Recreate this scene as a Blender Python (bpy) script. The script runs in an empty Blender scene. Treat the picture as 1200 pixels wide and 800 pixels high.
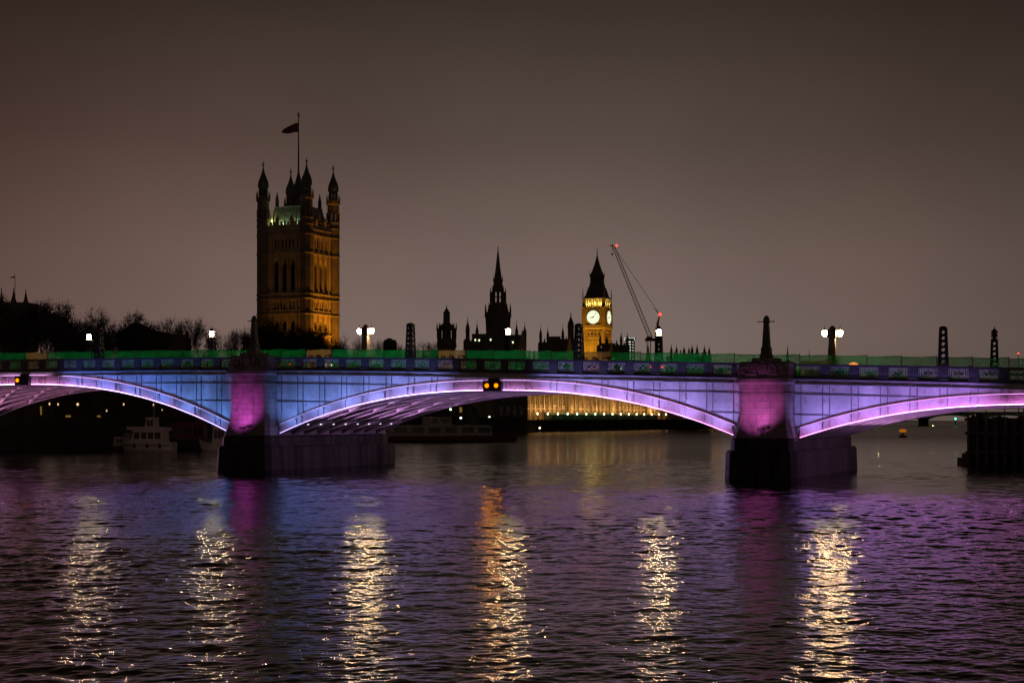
import bpy, math, random
import numpy as np
from mathutils import Vector, Matrix, Euler

R = math.radians
sc = bpy.context.scene
COL = sc.collection

# ------------------------------------------------------------------ camera
FPX, HOR, CAMH = 1850.0, 489.0, 5.3
cam_d = bpy.data.cameras.new("camera")
cam = bpy.data.objects.new("camera", cam_d)
COL.objects.link(cam)
cam.location = (0, 0, CAMH)
cam.rotation_euler = (R(90), 0, 0)
cam_d.sensor_width = 36.0
cam_d.lens = FPX * 36.0 / 1200.0
cam_d.shift_y = (HOR - 400.0) / 1200.0
cam_d.clip_start = 0.5
cam_d.clip_end = 9000.0
sc.camera = cam

# ------------------------------------------------------------------ sky: light-polluted overcast night
world = bpy.data.worlds.new("World")
sc.world = world
world.use_nodes = True
wn, wl = world.node_tree.nodes, world.node_tree.links
wn.clear()
w_out = wn.new("ShaderNodeOutputWorld")
w_bg = wn.new("ShaderNodeBackground")
w_tc = wn.new("ShaderNodeTexCoord")
w_sep = wn.new("ShaderNodeSeparateXYZ")
wl.new(w_tc.outputs["Generated"], w_sep.inputs[0])
w_ramp = wn.new("ShaderNodeValToRGB")
wl.new(w_sep.outputs["Z"], w_ramp.inputs[0])
cr = w_ramp.color_ramp
stops = [(0.0, (0.168, 0.126, 0.112)), (0.05, (0.182, 0.136, 0.121)), (0.10, (0.158, 0.115, 0.099)),
         (0.17, (0.088, 0.063, 0.051)), (0.26, (0.036, 0.026, 0.020)), (0.36, (0.011, 0.008, 0.0065)),
         (1.0, (0.004, 0.003, 0.0025))]
while len(cr.elements) < len(stops):
    cr.elements.new(0.5)
for e, (p, c) in zip(cr.elements, stops):
    e.position = p
    e.color = (*c, 1)
# brighter glow over the city centre, dimmer to the sides
w_az = wn.new("ShaderNodeMapRange")
w_az.inputs["From Min"].default_value = -0.45
w_az.inputs["From Max"].default_value = 0.45
wl.new(w_sep.outputs["X"], w_az.inputs["Value"])
w_azr = wn.new("ShaderNodeValToRGB")
wl.new(w_az.outputs[0], w_azr.inputs[0])
cr = w_azr.color_ramp
az = [(0.0, (0.42, 0.34, 0.32)), (0.16, (0.66, 0.53, 0.51)), (0.30, (0.90, 0.80, 0.79)), (0.47, (1.0, 0.98, 0.97)), (0.6, (0.98, 0.97, 0.96)),
      (0.76, (0.72, 0.68, 0.65)), (0.88, (0.48, 0.45, 0.45)), (1.0, (0.34, 0.32, 0.33))]
while len(cr.elements) < len(az):
    cr.elements.new(0.5)
for e, (p, c) in zip(cr.elements, az):
    e.position = p
    e.color = (*c, 1)
w_mul = wn.new("ShaderNodeMix")
w_mul.data_type = 'RGBA'
w_mul.blend_type = 'MULTIPLY'
w_mul.inputs[0].default_value = 1.0
wl.new(w_ramp.outputs[0], w_mul.inputs[6])
wl.new(w_azr.outputs[0], w_mul.inputs[7])
# slow mottling of the low cloud
w_noise = wn.new("ShaderNodeTexNoise")
w_noise.inputs["Scale"].default_value = 3.5
w_noise.inputs["Detail"].default_value = 6
wl.new(w_tc.outputs["Generated"], w_noise.inputs["Vector"])
w_mr = wn.new("ShaderNodeMapRange")
w_mr.inputs["To Min"].default_value = 0.70
w_mr.inputs["To Max"].default_value = 1.34
wl.new(w_noise.outputs["Fac"], w_mr.inputs["Value"])
w_mul2 = wn.new("ShaderNodeVectorMath")
w_mul2.operation = 'SCALE'
wl.new(w_mul.outputs[2], w_mul2.inputs[0])
wl.new(w_mr.outputs[0], w_mul2.inputs["Scale"])
wl.new(w_mul2.outputs[0], w_bg.inputs[0])
w_bg.inputs[1].default_value = 1.06
wl.new(w_bg.outputs[0], w_out.inputs[0])

sc.view_settings.view_transform = 'Standard'
sc.view_settings.look = 'None'
sc.view_settings.exposure = 0.0
sc.view_settings.gamma = 1.0
sc.cycles.use_denoising = True
sc.cycles.max_bounces = 6
sc.cycles.diffuse_bounces = 2
sc.cycles.glossy_bounces = 3
sc.cycles.transmission_bounces = 3
sc.cycles.transparent_max_bounces = 12
sc.cycles.sample_clamp_indirect = 6.0
sc.cycles.use_light_tree = True
sc.cycles.caustics_reflective = False
sc.cycles.caustics_refractive = False

# ------------------------------------------------------------------ helpers
def at(px, py, Y):
    return Vector(((px - 600.0) * Y / FPX, Y, CAMH + (HOR - py) * Y / FPX))

def zat(py, Y):
    return CAMH + (HOR - py) * Y / FPX

class MB:
    def __init__(self):
        self.v, self.f, self.m = [], [], []
    def add(self, vs, fs, m=0):
        o = len(self.v)
        self.v.extend([tuple(p) for p in vs])
        self.f.extend([tuple(i + o for i in f) for f in fs])
        self.m.extend([m] * len(fs))
        return self
    def box(self, x0, x1, y0, y1, z0, z1, m=0):
        vs = [(x0, y0, z0), (x1, y0, z0), (x1, y1, z0), (x0, y1, z0), (x0, y0, z1), (x1, y0, z1), (x1, y1, z1), (x0, y1, z1)]
        return self.add(vs, [(0, 3, 2, 1), (4, 5, 6, 7), (0, 1, 5, 4), (1, 2, 6, 5), (2, 3, 7, 6), (3, 0, 4, 7)], m)
    def cbox(self, c, s, m=0):
        return self.box(c[0]-s[0]/2, c[0]+s[0]/2, c[1]-s[1]/2, c[1]+s[1]/2, c[2]-s[2]/2, c[2]+s[2]/2, m)
    def bar(self, p0, p1, w, h=None, m=0, up=(0, 0, 1)):
        h = h or w
        p0, p1 = Vector(p0), Vector(p1)
        d = (p1 - p0)
        if d.length < 1e-6:
            return self
        d.normalize()
        up = Vector(up)
        if abs(d.dot(up)) > 0.98:
            up = Vector((1, 0, 0))
        s = d.cross(up).normalized()
        t = s.cross(d)
        vs = []
        for p in (p0, p1):
            for a, b in ((-1, -1), (1, -1), (1, 1), (-1, 1)):
                vs.append(p + s * (a * w / 2) + t * (b * h / 2))
        return self.add(vs, [(0, 1, 2, 3), (7, 6, 5, 4), (0, 4, 5, 1), (1, 5, 6, 2), (2, 6, 7, 3), (3, 7, 4, 0)], m)
    def tube(self, p0, p1, r0, r1=None, n=8, m=0, caps=True):
        r1 = r0 if r1 is None else r1
        p0, p1 = Vector(p0), Vector(p1)
        d = (p1 - p0)
        if d.length < 1e-6:
            return self
        d.normalize()
        a = Vector((0, 0, 1)) if abs(d.z) < 0.95 else Vector((1, 0, 0))
        s = d.cross(a).normalized()
        t = s.cross(d)
        vs = []
        for p, r in ((p0, r0), (p1, r1)):
            for i in range(n):
                an = 2 * math.pi * i / n
                vs.append(p + s * (r * math.cos(an)) + t * (r * math.sin(an)))
        fs = [(i, (i + 1) % n, n + (i + 1) % n, n + i) for i in range(n)]
        if caps:
            fs += [tuple(range(n - 1, -1, -1)), tuple(range(n, 2 * n))]
        return self.add(vs, fs, m)
    def lathe(self, prof, n=8, c=(0, 0, 0), rot=0.0, m=0):
        vs = []
        for r, z in prof:
            for i in range(n):
                an = rot + 2 * math.pi * i / n
                vs.append((c[0] + r * math.cos(an), c[1] + r * math.sin(an), c[2] + z))
        fs = []
        for k in range(len(prof) - 1):
            for i in range(n):
                j = (i + 1) % n
                fs.append((k * n + i, k * n + j, (k + 1) * n + j, (k + 1) * n + i))
        fs.append(tuple(range(n - 1, -1, -1)))
        fs.append(tuple(range((len(prof) - 1) * n, len(prof) * n)))
        return self.add(vs, fs, m)
    def square(self, prof, c=(0, 0, 0), m=0):       # square loft, prof = (half width, z)
        vs = []
        for r, z in prof:
            vs += [(c[0]-r, c[1]-r, c[2]+z), (c[0]+r, c[1]-r, c[2]+z), (c[0]+r, c[1]+r, c[2]+z), (c[0]-r, c[1]+r, c[2]+z)]
        fs = []
        for k in range(len(prof) - 1):
            for i in range(4):
                j = (i + 1) % 4
                fs.append((k*4+i, k*4+j, k*4+4+j, k*4+4+i))
        fs.append((3, 2, 1, 0))
        L = (len(prof) - 1) * 4
        fs.append((L, L+1, L+2, L+3))
        return self.add(vs, fs, m)
    def loft(self, rings, m=0, caps=True):
        n = len(rings[0])
        vs = [p for r in rings for p in r]
        fs = []
        for k in range(len(rings) - 1):
            for i in range(n):
                j = (i + 1) % n
                fs.append((k*n+i, k*n+j, (k+1)*n+j, (k+1)*n+i))
        if caps:
            fs.append(tuple(range(n - 1, -1, -1)))
            fs.append(tuple(range((len(rings)-1)*n, len(rings)*n)))
        return self.add(vs, fs, m)
    def prism(self, poly, z0, z1, m=0):
        return self.loft([[(x, y, z0) for x, y in poly], [(x, y, z1) for x, y in poly]], m)
    def band(self, us, lo, hi, v0, v1, m=0):          # beam following lo(u)..hi(u) between v0 and v1
        rings = [[(u, v0, lo(u)), (u, v1, lo(u)), (u, v1, hi(u)), (u, v0, hi(u))] for u in us]
        return self.loft(rings, m)
    def wall(self, w, h, t, holes, xf, m=0):
        """wall slab with rectangular openings. local: x 0..w, z 0..h, thickness t behind y=0. xf maps a Vector"""
        xs = sorted({0.0, w, *[a for q in holes for a in (q[0], q[1])]})
        zs = sorted({0.0, h, *[a for q in holes for a in (q[2], q[3])]})
        def solid(i, j):
            if i < 0 or j < 0 or i >= len(xs) - 1 or j >= len(zs) - 1:
                return False
            cx, cz = (xs[i] + xs[i+1]) / 2, (zs[j] + zs[j+1]) / 2
            return not any(q[0] < cx < q[1] and q[2] < cz < q[3] for q in holes)
        def quad(a, b, c, d):
            self.add([xf(Vector(p)) for p in (a, b, c, d)], [(0, 1, 2, 3)], m)
        for i in range(len(xs) - 1):
            for j in range(len(zs) - 1):
                if not solid(i, j):
                    continue
                x0, x1, z0, z1 = xs[i], xs[i+1], zs[j], zs[j+1]
                quad((x0, 0, z0), (x1, 0, z0), (x1, 0, z1), (x0, 0, z1))
                quad((x1, t, z0), (x0, t, z0), (x0, t, z1), (x1, t, z1))
                if not solid(i-1, j): quad((x0, t, z0), (x0, 0, z0), (x0, 0, z1), (x0, t, z1))
                if not solid(i+1, j): quad((x1, 0, z0), (x1, t, z0), (x1, t, z1), (x1, 0, z1))
                if not solid(i, j-1): quad((x0, t, z0), (x1, t, z0), (x1, 0, z0), (x0, 0, z0))
                if not solid(i, j+1): quad((x0, 0, z1), (x1, 0, z1), (x1, t, z1), (x0, t, z1))
        return self
    def build(self, name, mats, parent=None, smooth=False, loc=None, rot=None):
        me = bpy.data.meshes.new(name)
        me.from_pydata(self.v, [], self.f)
        if not isinstance(mats, (list, tuple)):
            mats = [mats]
        for q in mats:
            me.materials.append(q)
        if any(self.m):
            me.polygons.foreach_set("material_index", self.m)
        if smooth:
            me.polygons.foreach_set("use_smooth", [True] * len(self.f))
        me.update()
        o = bpy.data.objects.new(name, me)
        COL.objects.link(o)
        if parent:
            o.parent = parent
        if loc is not None:
            o.location = loc
        if rot is not None:
            o.rotation_euler = rot
        return o

def tag(o, label=None, cat=None, group=None, kind=None):
    if label: o["label"] = label
    if cat: o["category"] = cat
    if group: o["group"] = group
    if kind: o["kind"] = kind
    return o

def empty(name, loc=(0, 0, 0), rz=0.0, label=None, cat=None, group=None):
    o = bpy.data.objects.new(name, None)
    o.empty_display_size = 0.3
    COL.objects.link(o)
    o.location = loc
    o.rotation_euler = (0, 0, rz)
    return tag(o, label, cat, group)

def copy_tree(o, parent=None):
    c = o.copy()
    COL.objects.link(c)
    if parent:
        c.parent = parent
    for ch in list(o.children):
        copy_tree(ch, c)
    return c

def mat(name, col, rough=0.7, var=0.25, scale=1.0, metal=0.0, bump=0.0, stain=None, stain_scale=0.6, spec=0.4, stretch=(1, 1, 1)):
    m = bpy.data.materials.new(name)
    m.use_nodes = True
    n, l = m.node_tree.nodes, m.node_tree.links
    b = n["Principled BSDF"]
    b.inputs["Roughness"].default_value = rough
    b.inputs["Metallic"].default_value = metal
    b.inputs["Specular IOR Level"].default_value = spec
    tc = n.new("ShaderNodeTexCoord")
    mp = n.new("ShaderNodeMapping")
    mp.inputs["Scale"].default_value = stretch
    l.new(tc.outputs["Object"], mp.inputs[0])
    nz = n.new("ShaderNodeTexNoise")
    nz.inputs["Scale"].default_value = scale
    nz.inputs["Detail"].default_value = 6
    l.new(mp.outputs[0], nz.inputs["Vector"])
    rp = n.new("ShaderNodeValToRGB")
    rp.color_ramp.elements[0].position = 0.3
    rp.color_ramp.elements[1].position = 0.7
    rp.color_ramp.elements[0].color = (*[c * (1 - var) for c in col], 1)
    rp.color_ramp.elements[1].color = (*[min(1, c * (1 + var)) for c in col], 1)
    l.new(nz.outputs["Fac"], rp.inputs[0])
    src = rp.outputs[0]
    if stain:
        n2 = n.new("ShaderNodeTexNoise")
        n2.inputs["Scale"].default_value = stain_scale
        n2.inputs["Detail"].default_value = 8
        n2.inputs["Roughness"].default_value = 0.7
        l.new(tc.outputs["Object"], n2.inputs["Vector"])
        r2 = n.new("ShaderNodeValToRGB")
        r2.color_ramp.elements[0].position = 0.58
        r2.color_ramp.elements[1].position = 0.70
        l.new(n2.outputs["Fac"], r2.inputs[0])
        mx = n.new("ShaderNodeMix")
        mx.data_type = 'RGBA'
        l.new(r2.outputs[0], mx.inputs[0])
        l.new(src, mx.inputs[6])
        mx.inputs[7].default_value = (*stain, 1)
        src = mx.outputs[2]
    l.new(src, b.inputs["Base Color"])
    if bump:
        bp = n.new("ShaderNodeBump")
        bp.inputs["Strength"].default_value = bump
        bp.inputs["Distance"].default_value = 0.05
        l.new(nz.outputs["Fac"], bp.inputs["Height"])
        l.new(bp.outputs[0], b.inputs["Normal"])
    return m

def emi(name, col, strength):
    m = bpy.data.materials.new(name)
    m.use_nodes = True
    n, l = m.node_tree.nodes, m.node_tree.links
    n.clear()
    o = n.new("ShaderNodeOutputMaterial")
    e = n.new("ShaderNodeEmission")
    e.inputs[0].default_value = (*col, 1)
    e.inputs[1].default_value = strength
    l.new(e.outputs[0], o.inputs[0])
    return m

def spot(name, loc, target, power, col, angle=90, blend=1.0, radius=0.1, parent=None):
    d = bpy.data.lights.new(name, 'SPOT')
    d.energy = power
    d.color = col
    d.spot_size = R(angle)
    d.spot_blend = blend
    d.shadow_soft_size = radius
    o = bpy.data.objects.new(name, d)
    COL.objects.link(o)
    o.location = loc
    dr = Vector(target) - Vector(loc)
    o.rotation_euler = dr.to_track_quat('-Z', 'Y').to_euler()
    if parent:
        o.parent = parent
    return o

def point(name, loc, power, col, radius=0.1, parent=None):
    d = bpy.data.lights.new(name, 'POINT')
    d.energy = power
    d.color = col
    d.shadow_soft_size = radius
    o = bpy.data.objects.new(name, d)
    COL.objects.link(o)
    o.location = loc
    if parent:
        o.parent = parent
    return o

def lerp(a, b, t):
    t = max(0.0, min(1.0, t))
    return tuple(x + (y - x) * t for x, y in zip(a, b))

# ------------------------------------------------------------------ materials
M = {}
M['steel'] = mat("painted_steel", (0.46, 0.46, 0.47), 0.55, 0.30, 0.7, stain=(0.20, 0.09, 0.06), stain_scale=1.6, stretch=(1, 1, 0.35))
M['stiffener'] = mat("dark_steel", (0.17, 0.165, 0.17), 0.6, 0.3, 0.8, stain=(0.12, 0.06, 0.04), stain_scale=1.2)  # darker tone that draws the stiffeners as dark lines
M['obelisk'] = mat("dark_granite", (0.13, 0.12, 0.12), 0.85, 0.3, 0.8)  # darker tone of the pier granite
M['rib'] = mat("arch_paint", (0.50, 0.44, 0.45), 0.5, 0.14, 1.2, stain=(0.34, 0.16, 0.13), stain_scale=1.1)
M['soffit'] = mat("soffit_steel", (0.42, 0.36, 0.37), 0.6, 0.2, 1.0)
M['parapet'] = mat("parapet_paint", (0.075, 0.078, 0.09), 0.5, 0.2, 2.0)
M['lattice'] = mat("lattice_paint", (0.40, 0.39, 0.40), 0.5, 0.15, 3.0)
M['granite'] = mat("granite", (0.30, 0.28, 0.28), 0.8, 0.3, 0.7, bump=0.5, stain=(0.12, 0.11, 0.10), stain_scale=0.35)
M['wetstone'] = mat("weedy_granite", (0.046, 0.042, 0.035), 0.6, 0.85, 1.1, bump=0.6, stretch=(1, 1, 0.06), stain=(0.018, 0.022, 0.010), stain_scale=0.8)
M['asphalt'] = mat("asphalt", (0.05, 0.05, 0.05), 0.9, 0.2, 2.0)
M['blackiron'] = mat("black_iron", (0.03, 0.03, 0.035), 0.5, 0.2, 3.0)
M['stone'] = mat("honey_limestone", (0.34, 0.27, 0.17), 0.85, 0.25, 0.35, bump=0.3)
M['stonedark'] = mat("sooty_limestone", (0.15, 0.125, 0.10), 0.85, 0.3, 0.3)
M['ironroof'] = mat("cast_iron_roof", (0.10, 0.10, 0.095), 0.6, 0.25, 0.5)
M['roofpale'] = mat("galvanised_roof", (0.32, 0.33, 0.31), 0.6, 0.25, 0.4)
M['gold'] = mat("gilding", (0.55, 0.36, 0.10), 0.35, 0.1, 2.0, metal=0.8)
M['dark'] = mat("dark_glass", (0.012, 0.012, 0.014), 0.2, 0.2, 1.0)
M['brickdark'] = mat("dark_brick", (0.12, 0.09, 0.075), 0.9, 0.3, 0.6)
M['slate'] = mat("slate_roof", (0.07, 0.07, 0.075), 0.7, 0.3, 0.8)
M['bark'] = mat("bark", (0.06, 0.05, 0.04), 0.95, 0.3, 3.0)
M['leaf'] = mat("winter_foliage", (0.045, 0.04, 0.022), 0.8, 0.5, 0.8)
M['ground'] = mat("dark_ground", (0.06, 0.055, 0.045), 0.95, 0.3, 0.2)
M['wallstone'] = mat("embankment_granite", (0.045, 0.04, 0.035), 0.85, 0.35, 0.4, stretch=(1, 1, 2))
M['white'] = mat("white_boat_paint", (0.42, 0.385, 0.365), 0.45, 0.1, 1.5)
M['hullred'] = mat("dark_red_hull", (0.13, 0.03, 0.03), 0.5, 0.2, 1.0)
M['hullblack'] = mat("black_hull", (0.025, 0.025, 0.03), 0.5, 0.2, 1.0)
M['wood'] = mat("old_timber", (0.016, 0.014, 0.012), 0.9, 0.4, 1.5, stretch=(1, 1, 0.2))
M['carpaint'] = mat("car_paint", (0.05, 0.05, 0.06), 0.3, 0.1, 1.0)
M['rubber'] = mat("tyre_rubber", (0.02, 0.02, 0.02), 0.9, 0.1, 3.0)
M['flag'] = mat("flag_cloth", (0.16, 0.05, 0.05), 0.9, 0.4, 0.25)
M['cranered'] = mat("crane_red", (0.30, 0.04, 0.03), 0.6, 0.2, 0.5)
M['crane'] = mat("crane_steel", (0.13, 0.05, 0.045), 0.6, 0.2, 0.5)

E = {}
E['lamp'] = emi("lantern_glow", (1.0, 0.62, 0.27), 260)
E['lampone'] = emi("single_lantern_glow", (1.0, 0.63, 0.28), 560)
E['amber'] = emi("amber_navigation_glow", (1.0, 0.15, 0.0), 3.6)
E['led'] = emi("led_point", (0.80, 0.70, 1.0), 1.6)
E['ledred'] = emi("led_point_red", (1.0, 0.25, 0.25), 5)
E['red'] = emi("red_glow", (1.0, 0.03, 0.02), 6)
E['tail'] = emi("tail_lamp_glow", (1.0, 0.03, 0.02), 6)
E['clock'] = emi("clock_opal_glow", (0.92, 1.0, 0.66), 1.15)
E['street'] = emi("far_lamp_glow", (1.0, 0.72, 0.38), 7)
E['green'] = emi("green_lamp_glow", (0.55, 1.0, 0.55), 6)
E['teal'] = emi("teal_lamp_glow", (0.05, 1.0, 0.7), 6)
E['cool'] = emi("cool_lamp_glow", (0.8, 0.95, 1.0), 4)
E['window'] = emi("lit_window_glow", (0.85, 1.0, 0.6), 1.6)
E['winwarm'] = emi("warm_window_glow", (1.0, 0.6, 0.12), 0.16)
E['winpink'] = emi("pink_window_glow", (1.0, 0.55, 0.35), 0.45)
E['strip'] = emi("floor_light_glow", (0.95, 1.0, 0.85), 0.75)
E['orange'] = emi("beacon_glow", (1.0, 0.30, 0.07), 1.0)
E['dimlamp'] = emi("dim_lamp_glow", (1.0, 0.66, 0.32), 1.1)

def sheet_mat(name, col, clear, trans):
    m = bpy.data.materials.new(name)
    m.use_nodes = True
    n, l = m.node_tree.nodes, m.node_tree.links
    n.clear()
    o = n.new("ShaderNodeOutputMaterial")
    tr = n.new("ShaderNodeBsdfTransparent")
    tl = n.new("ShaderNodeBsdfTranslucent")
    df = n.new("ShaderNodeBsdfDiffuse")
    tc = n.new("ShaderNodeTexCoord")
    nz = n.new("ShaderNodeTexNoise")
    nz.inputs["Scale"].default_value = 1.1
    nz.inputs["Detail"].default_value = 5
    l.new(tc.outputs["Object"], nz.inputs["Vector"])
    rp = n.new("ShaderNodeValToRGB")
    rp.color_ramp.elements[0].position = 0.3
    rp.color_ramp.elements[1].position = 0.7
    rp.color_ramp.elements[0].color = (*[c * 0.7 for c in col], 1)
    rp.color_ramp.elements[1].color = (*[min(1, c * 1.2) for c in col], 1)
    l.new(nz.outputs["Fac"], rp.inputs[0])
    l.new(rp.outputs[0], tl.inputs[0])
    l.new(rp.outputs[0], df.inputs[0])
    tr.inputs[0].default_value = (*lerp((1, 1, 1), col, 0.35), 1)
    m1 = n.new("ShaderNodeMixShader")
    m1.inputs[0].default_value = trans
    l.new(df.outputs[0], m1.inputs[1])
    l.new(tl.outputs[0], m1.inputs[2])
    m2 = n.new("ShaderNodeMixShader")
    m2.inputs[0].default_value = clear
    l.new(m1.outputs[0], m2.inputs[1])
    l.new(tr.outputs[0], m2.inputs[2])
    l.new(m2.outputs[0], o.inputs[0])
    return m
M['greensheet'] = sheet_mat("green_mesh_sheet", (0.015, 0.52, 0.17), 0.36, 0.75)
M['banner'] = sheet_mat("beige_banner_cloth", (0.62, 0.50, 0.24), 0.22, 0.7)

def add_joints(m, w=1.25, h=0.56):
    # masonry courses: joints and slightly different blocks
    n, l = m.node_tree.nodes, m.node_tree.links
    b = n["Principled BSDF"]
    src = b.inputs["Base Color"].links[0].from_socket
    tc = n.new("ShaderNodeTexCoord")
    sp = n.new("ShaderNodeSeparateXYZ")
    l.new(tc.outputs["Object"], sp.inputs[0])
    ad = n.new("ShaderNodeMath"); ad.operation = 'ADD'
    l.new(sp.outputs["X"], ad.inputs[0]); l.new(sp.outputs["Y"], ad.inputs[1])
    cb = n.new("ShaderNodeCombineXYZ")
    l.new(ad.outputs[0], cb.inputs[0]); l.new(sp.outputs["Z"], cb.inputs[1])
    bk = n.new("ShaderNodeTexBrick")
    bk.inputs["Scale"].default_value = 1.0
    bk.inputs["Brick Width"].default_value = w
    bk.inputs["Row Height"].default_value = h
    bk.inputs["Mortar Size"].default_value = 0.025
    bk.inputs["Mortar Smooth"].default_value = 0.4
    bk.inputs["Color1"].default_value = (1, 1, 1, 1)
    bk.inputs["Color2"].default_value = (.80, .80, .80, 1)
    bk.inputs["Mortar"].default_value = (.48, .46, .45, 1)
    l.new(cb.outputs[0], bk.inputs["Vector"])
    mx = n.new("ShaderNodeMix"); mx.data_type = 'RGBA'; mx.blend_type = 'MULTIPLY'
    mx.inputs[0].default_value = 1.0
    l.new(src, mx.inputs[6]); l.new(bk.outputs["Color"], mx.inputs[7])
    l.new(mx.outputs[2], b.inputs["Base Color"])
add_joints(M['granite'])
add_joints(M['wetstone'], 1.6, .7)
add_joints(M['wallstone'], 1.8, .6)

# ------------------------------------------------------------------ water
def water_material():
    m = bpy.data.materials.new("river_water")
    m.use_nodes = True
    n, l = m.node_tree.nodes, m.node_tree.links
    b = n["Principled BSDF"]
    b.inputs["Base Color"].default_value = (0.010, 0.009, 0.007, 1)
    b.inputs["Roughness"].default_value = 0.10
    # ripples too small and far to be modelled make the distant river duller
    gx = n.new("ShaderNodeSeparateXYZ")
    gr = n.new("ShaderNodeMapRange")
    gr.inputs["From Min"].default_value = 100
    gr.inputs["From Max"].default_value = 420
    gr.inputs["To Min"].default_value = 0.02
    gr.inputs["To Max"].default_value = 0.27
    b.inputs["IOR"].default_value = 1.36
    b.inputs["Specular IOR Level"].default_value = 0.5
    tc = n.new("ShaderNodeTexCoord")
    mp = n.new("ShaderNodeMapping")
    mp.inputs["Scale"].default_value = (0.75, 1.0, 1.0)
    mp.inputs["Rotation"].default_value = (0, 0, R(6))
    l.new(tc.outputs["Object"], mp.inputs[0])
    l.new(tc.outputs["Object"], gx.inputs[0])
    l.new(gx.outputs["Y"], gr.inputs["Value"])
    l.new(gr.outputs[0], b.inputs["Roughness"])
    a = n.new("ShaderNodeTexNoise")
    a.inputs["Scale"].default_value = 4.0
    a.inputs["Detail"].default_value = 4
    a.inputs["Roughness"].default_value = 0.55
    l.new(mp.outputs[0], a.inputs["Vector"])
    bp = n.new("ShaderNodeBump")
    bp.inputs["Strength"].default_value = 1.0
    bp.inputs["Distance"].default_value = 1.0
    bh = n.new("ShaderNodeMapRange")
    bh.inputs["From Min"].default_value = 30
    bh.inputs["From Max"].default_value = 110
    bh.inputs["To Min"].default_value = 0.016
    bh.inputs["To Max"].default_value = 0.016
    l.new(gx.outputs["Y"], bh.inputs["Value"])
    bm = n.new("ShaderNodeMath")
    bm.operation = 'MULTIPLY'
    l.new(a.outputs["Fac"], bm.inputs[0])
    l.new(bh.outputs[0], bm.inputs[1])
    l.new(bm.outputs[0], bp.inputs["Height"])
    l.new(bp.outputs[0], b.inputs["Normal"])
    return m

def build_water():
    rng = np.random.default_rng(11)
    # rows get farther apart with distance from the embankment the picture is taken from
    ys = [14.0]
    while ys[-1] < 230:
        y = ys[-1]
        ys.append(y + max(0.055, 0.0017 * y * (y / 60.0) ** 0.6))
    while ys[-1] < 2600:
        ys.append(ys[-1] * 1.06)
    ys = np.array(ys)
    nx = 1000
    s = np.linspace(-1, 1, nx)
    half = 9.0 + 0.40 * ys
    X = s[None, :] * half[:, None]
    Y = np.repeat(ys[:, None], nx, 1)
    Z = np.zeros_like(X)
    K = 170
    lam = np.exp(rng.uniform(np.log(0.26), np.log(4.2), K))
    ang = rng.normal(R(82), 1.0, K) * 0 + R(82) + rng.normal(0, 1, K) * np.where(lam < 1.2, R(78), R(44))
    ph = rng.uniform(0, 2 * np.pi, K)
    slope = 0.116 * math.sqrt(2.0 / K) * np.clip((lam / 1.0) ** -0.32, 0.55, 1.35)
    step = np.gradient(ys)[:, None]
    fade0 = np.clip((240 - Y) / 60, 0, 1)
    # patchy gusts: calmer and rougher areas
    gust = 0.78 + 0.32 * (np.sin(X * 0.11 + 1.3 * np.sin(Y * 0.045)) * np.sin(Y * 0.083 + 0.7))
    for k in range(K):
        kv = 2 * np.pi / lam[k]
        res = np.clip(lam[k] / (3.0 * step) - 0.3, 0, 1)          # only what the rows can carry
        arg = kv * (X * math.cos(ang[k]) + Y * math.sin(ang[k])) + ph[k]
        Z += (slope[k] / kv) * (np.sin(arg) + 0.25 * np.sin(2 * arg + 1.1) * 0.5) * res
    Z *= fade0 * gust
    ny = len(ys)
    co = np.stack([X, Y, Z], -1).reshape(-1, 3)
    i = np.arange(ny - 1)[:, None] * nx + np.arange(nx - 1)[None, :]
    f = np.stack([i, i + 1, i + nx + 1, i + nx], -1).reshape(-1, 4)
    me = bpy.data.meshes.new("river_water")
    me.vertices.add(len(co))
    me.vertices.foreach_set("co", co.ravel())
    me.loops.add(f.size)
    me.loops.foreach_set("vertex_index", f.ravel().astype(np.int32))
    me.polygons.add(len(f))
    me.polygons.foreach_set("loop_start", (np.arange(len(f)) * 4).astype(np.int32))
    me.polygons.foreach_set("use_smooth", np.ones(len(f), dtype=bool))
    me.materials.append(water_material())
    me.update()
    me.validate()
    o = bpy.data.objects.new("river_water", me)
    COL.objects.link(o)
    tag(o, kind="structure")
build_water()

# ------------------------------------------------------------------ land and river walls on the far bank
BANK = [(-420, 215), (-150, 240), (-86, 254), (-52, 290), (-30, 390), (-15, 488), (4, 566)]
PA, PB = (math.cos(R(24.6)), -math.sin(R(24.6))), (math.sin(R(24.6)), math.cos(R(24.6)))   # palace axes
TERR0 = Vector((4.0, 566.0, 0))
TERR1 = TERR0 + Vector((PB[0], PB[1], 0)) * 285
BANK2 = BANK + [(TERR1.x, TERR1.y), (TERR1.x + 60, TERR1.y + 190), (330, 1700), (700, 2500)]
g = MB()
poly = BANK2 + [(700, 6000), (-3500, 6000), (-3500, 215)]
g.add([(x, y, 4.2) for x, y in poly], [tuple(range(len(poly)))])
tag(g.build("ground", M['ground']), kind="structure")

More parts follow.
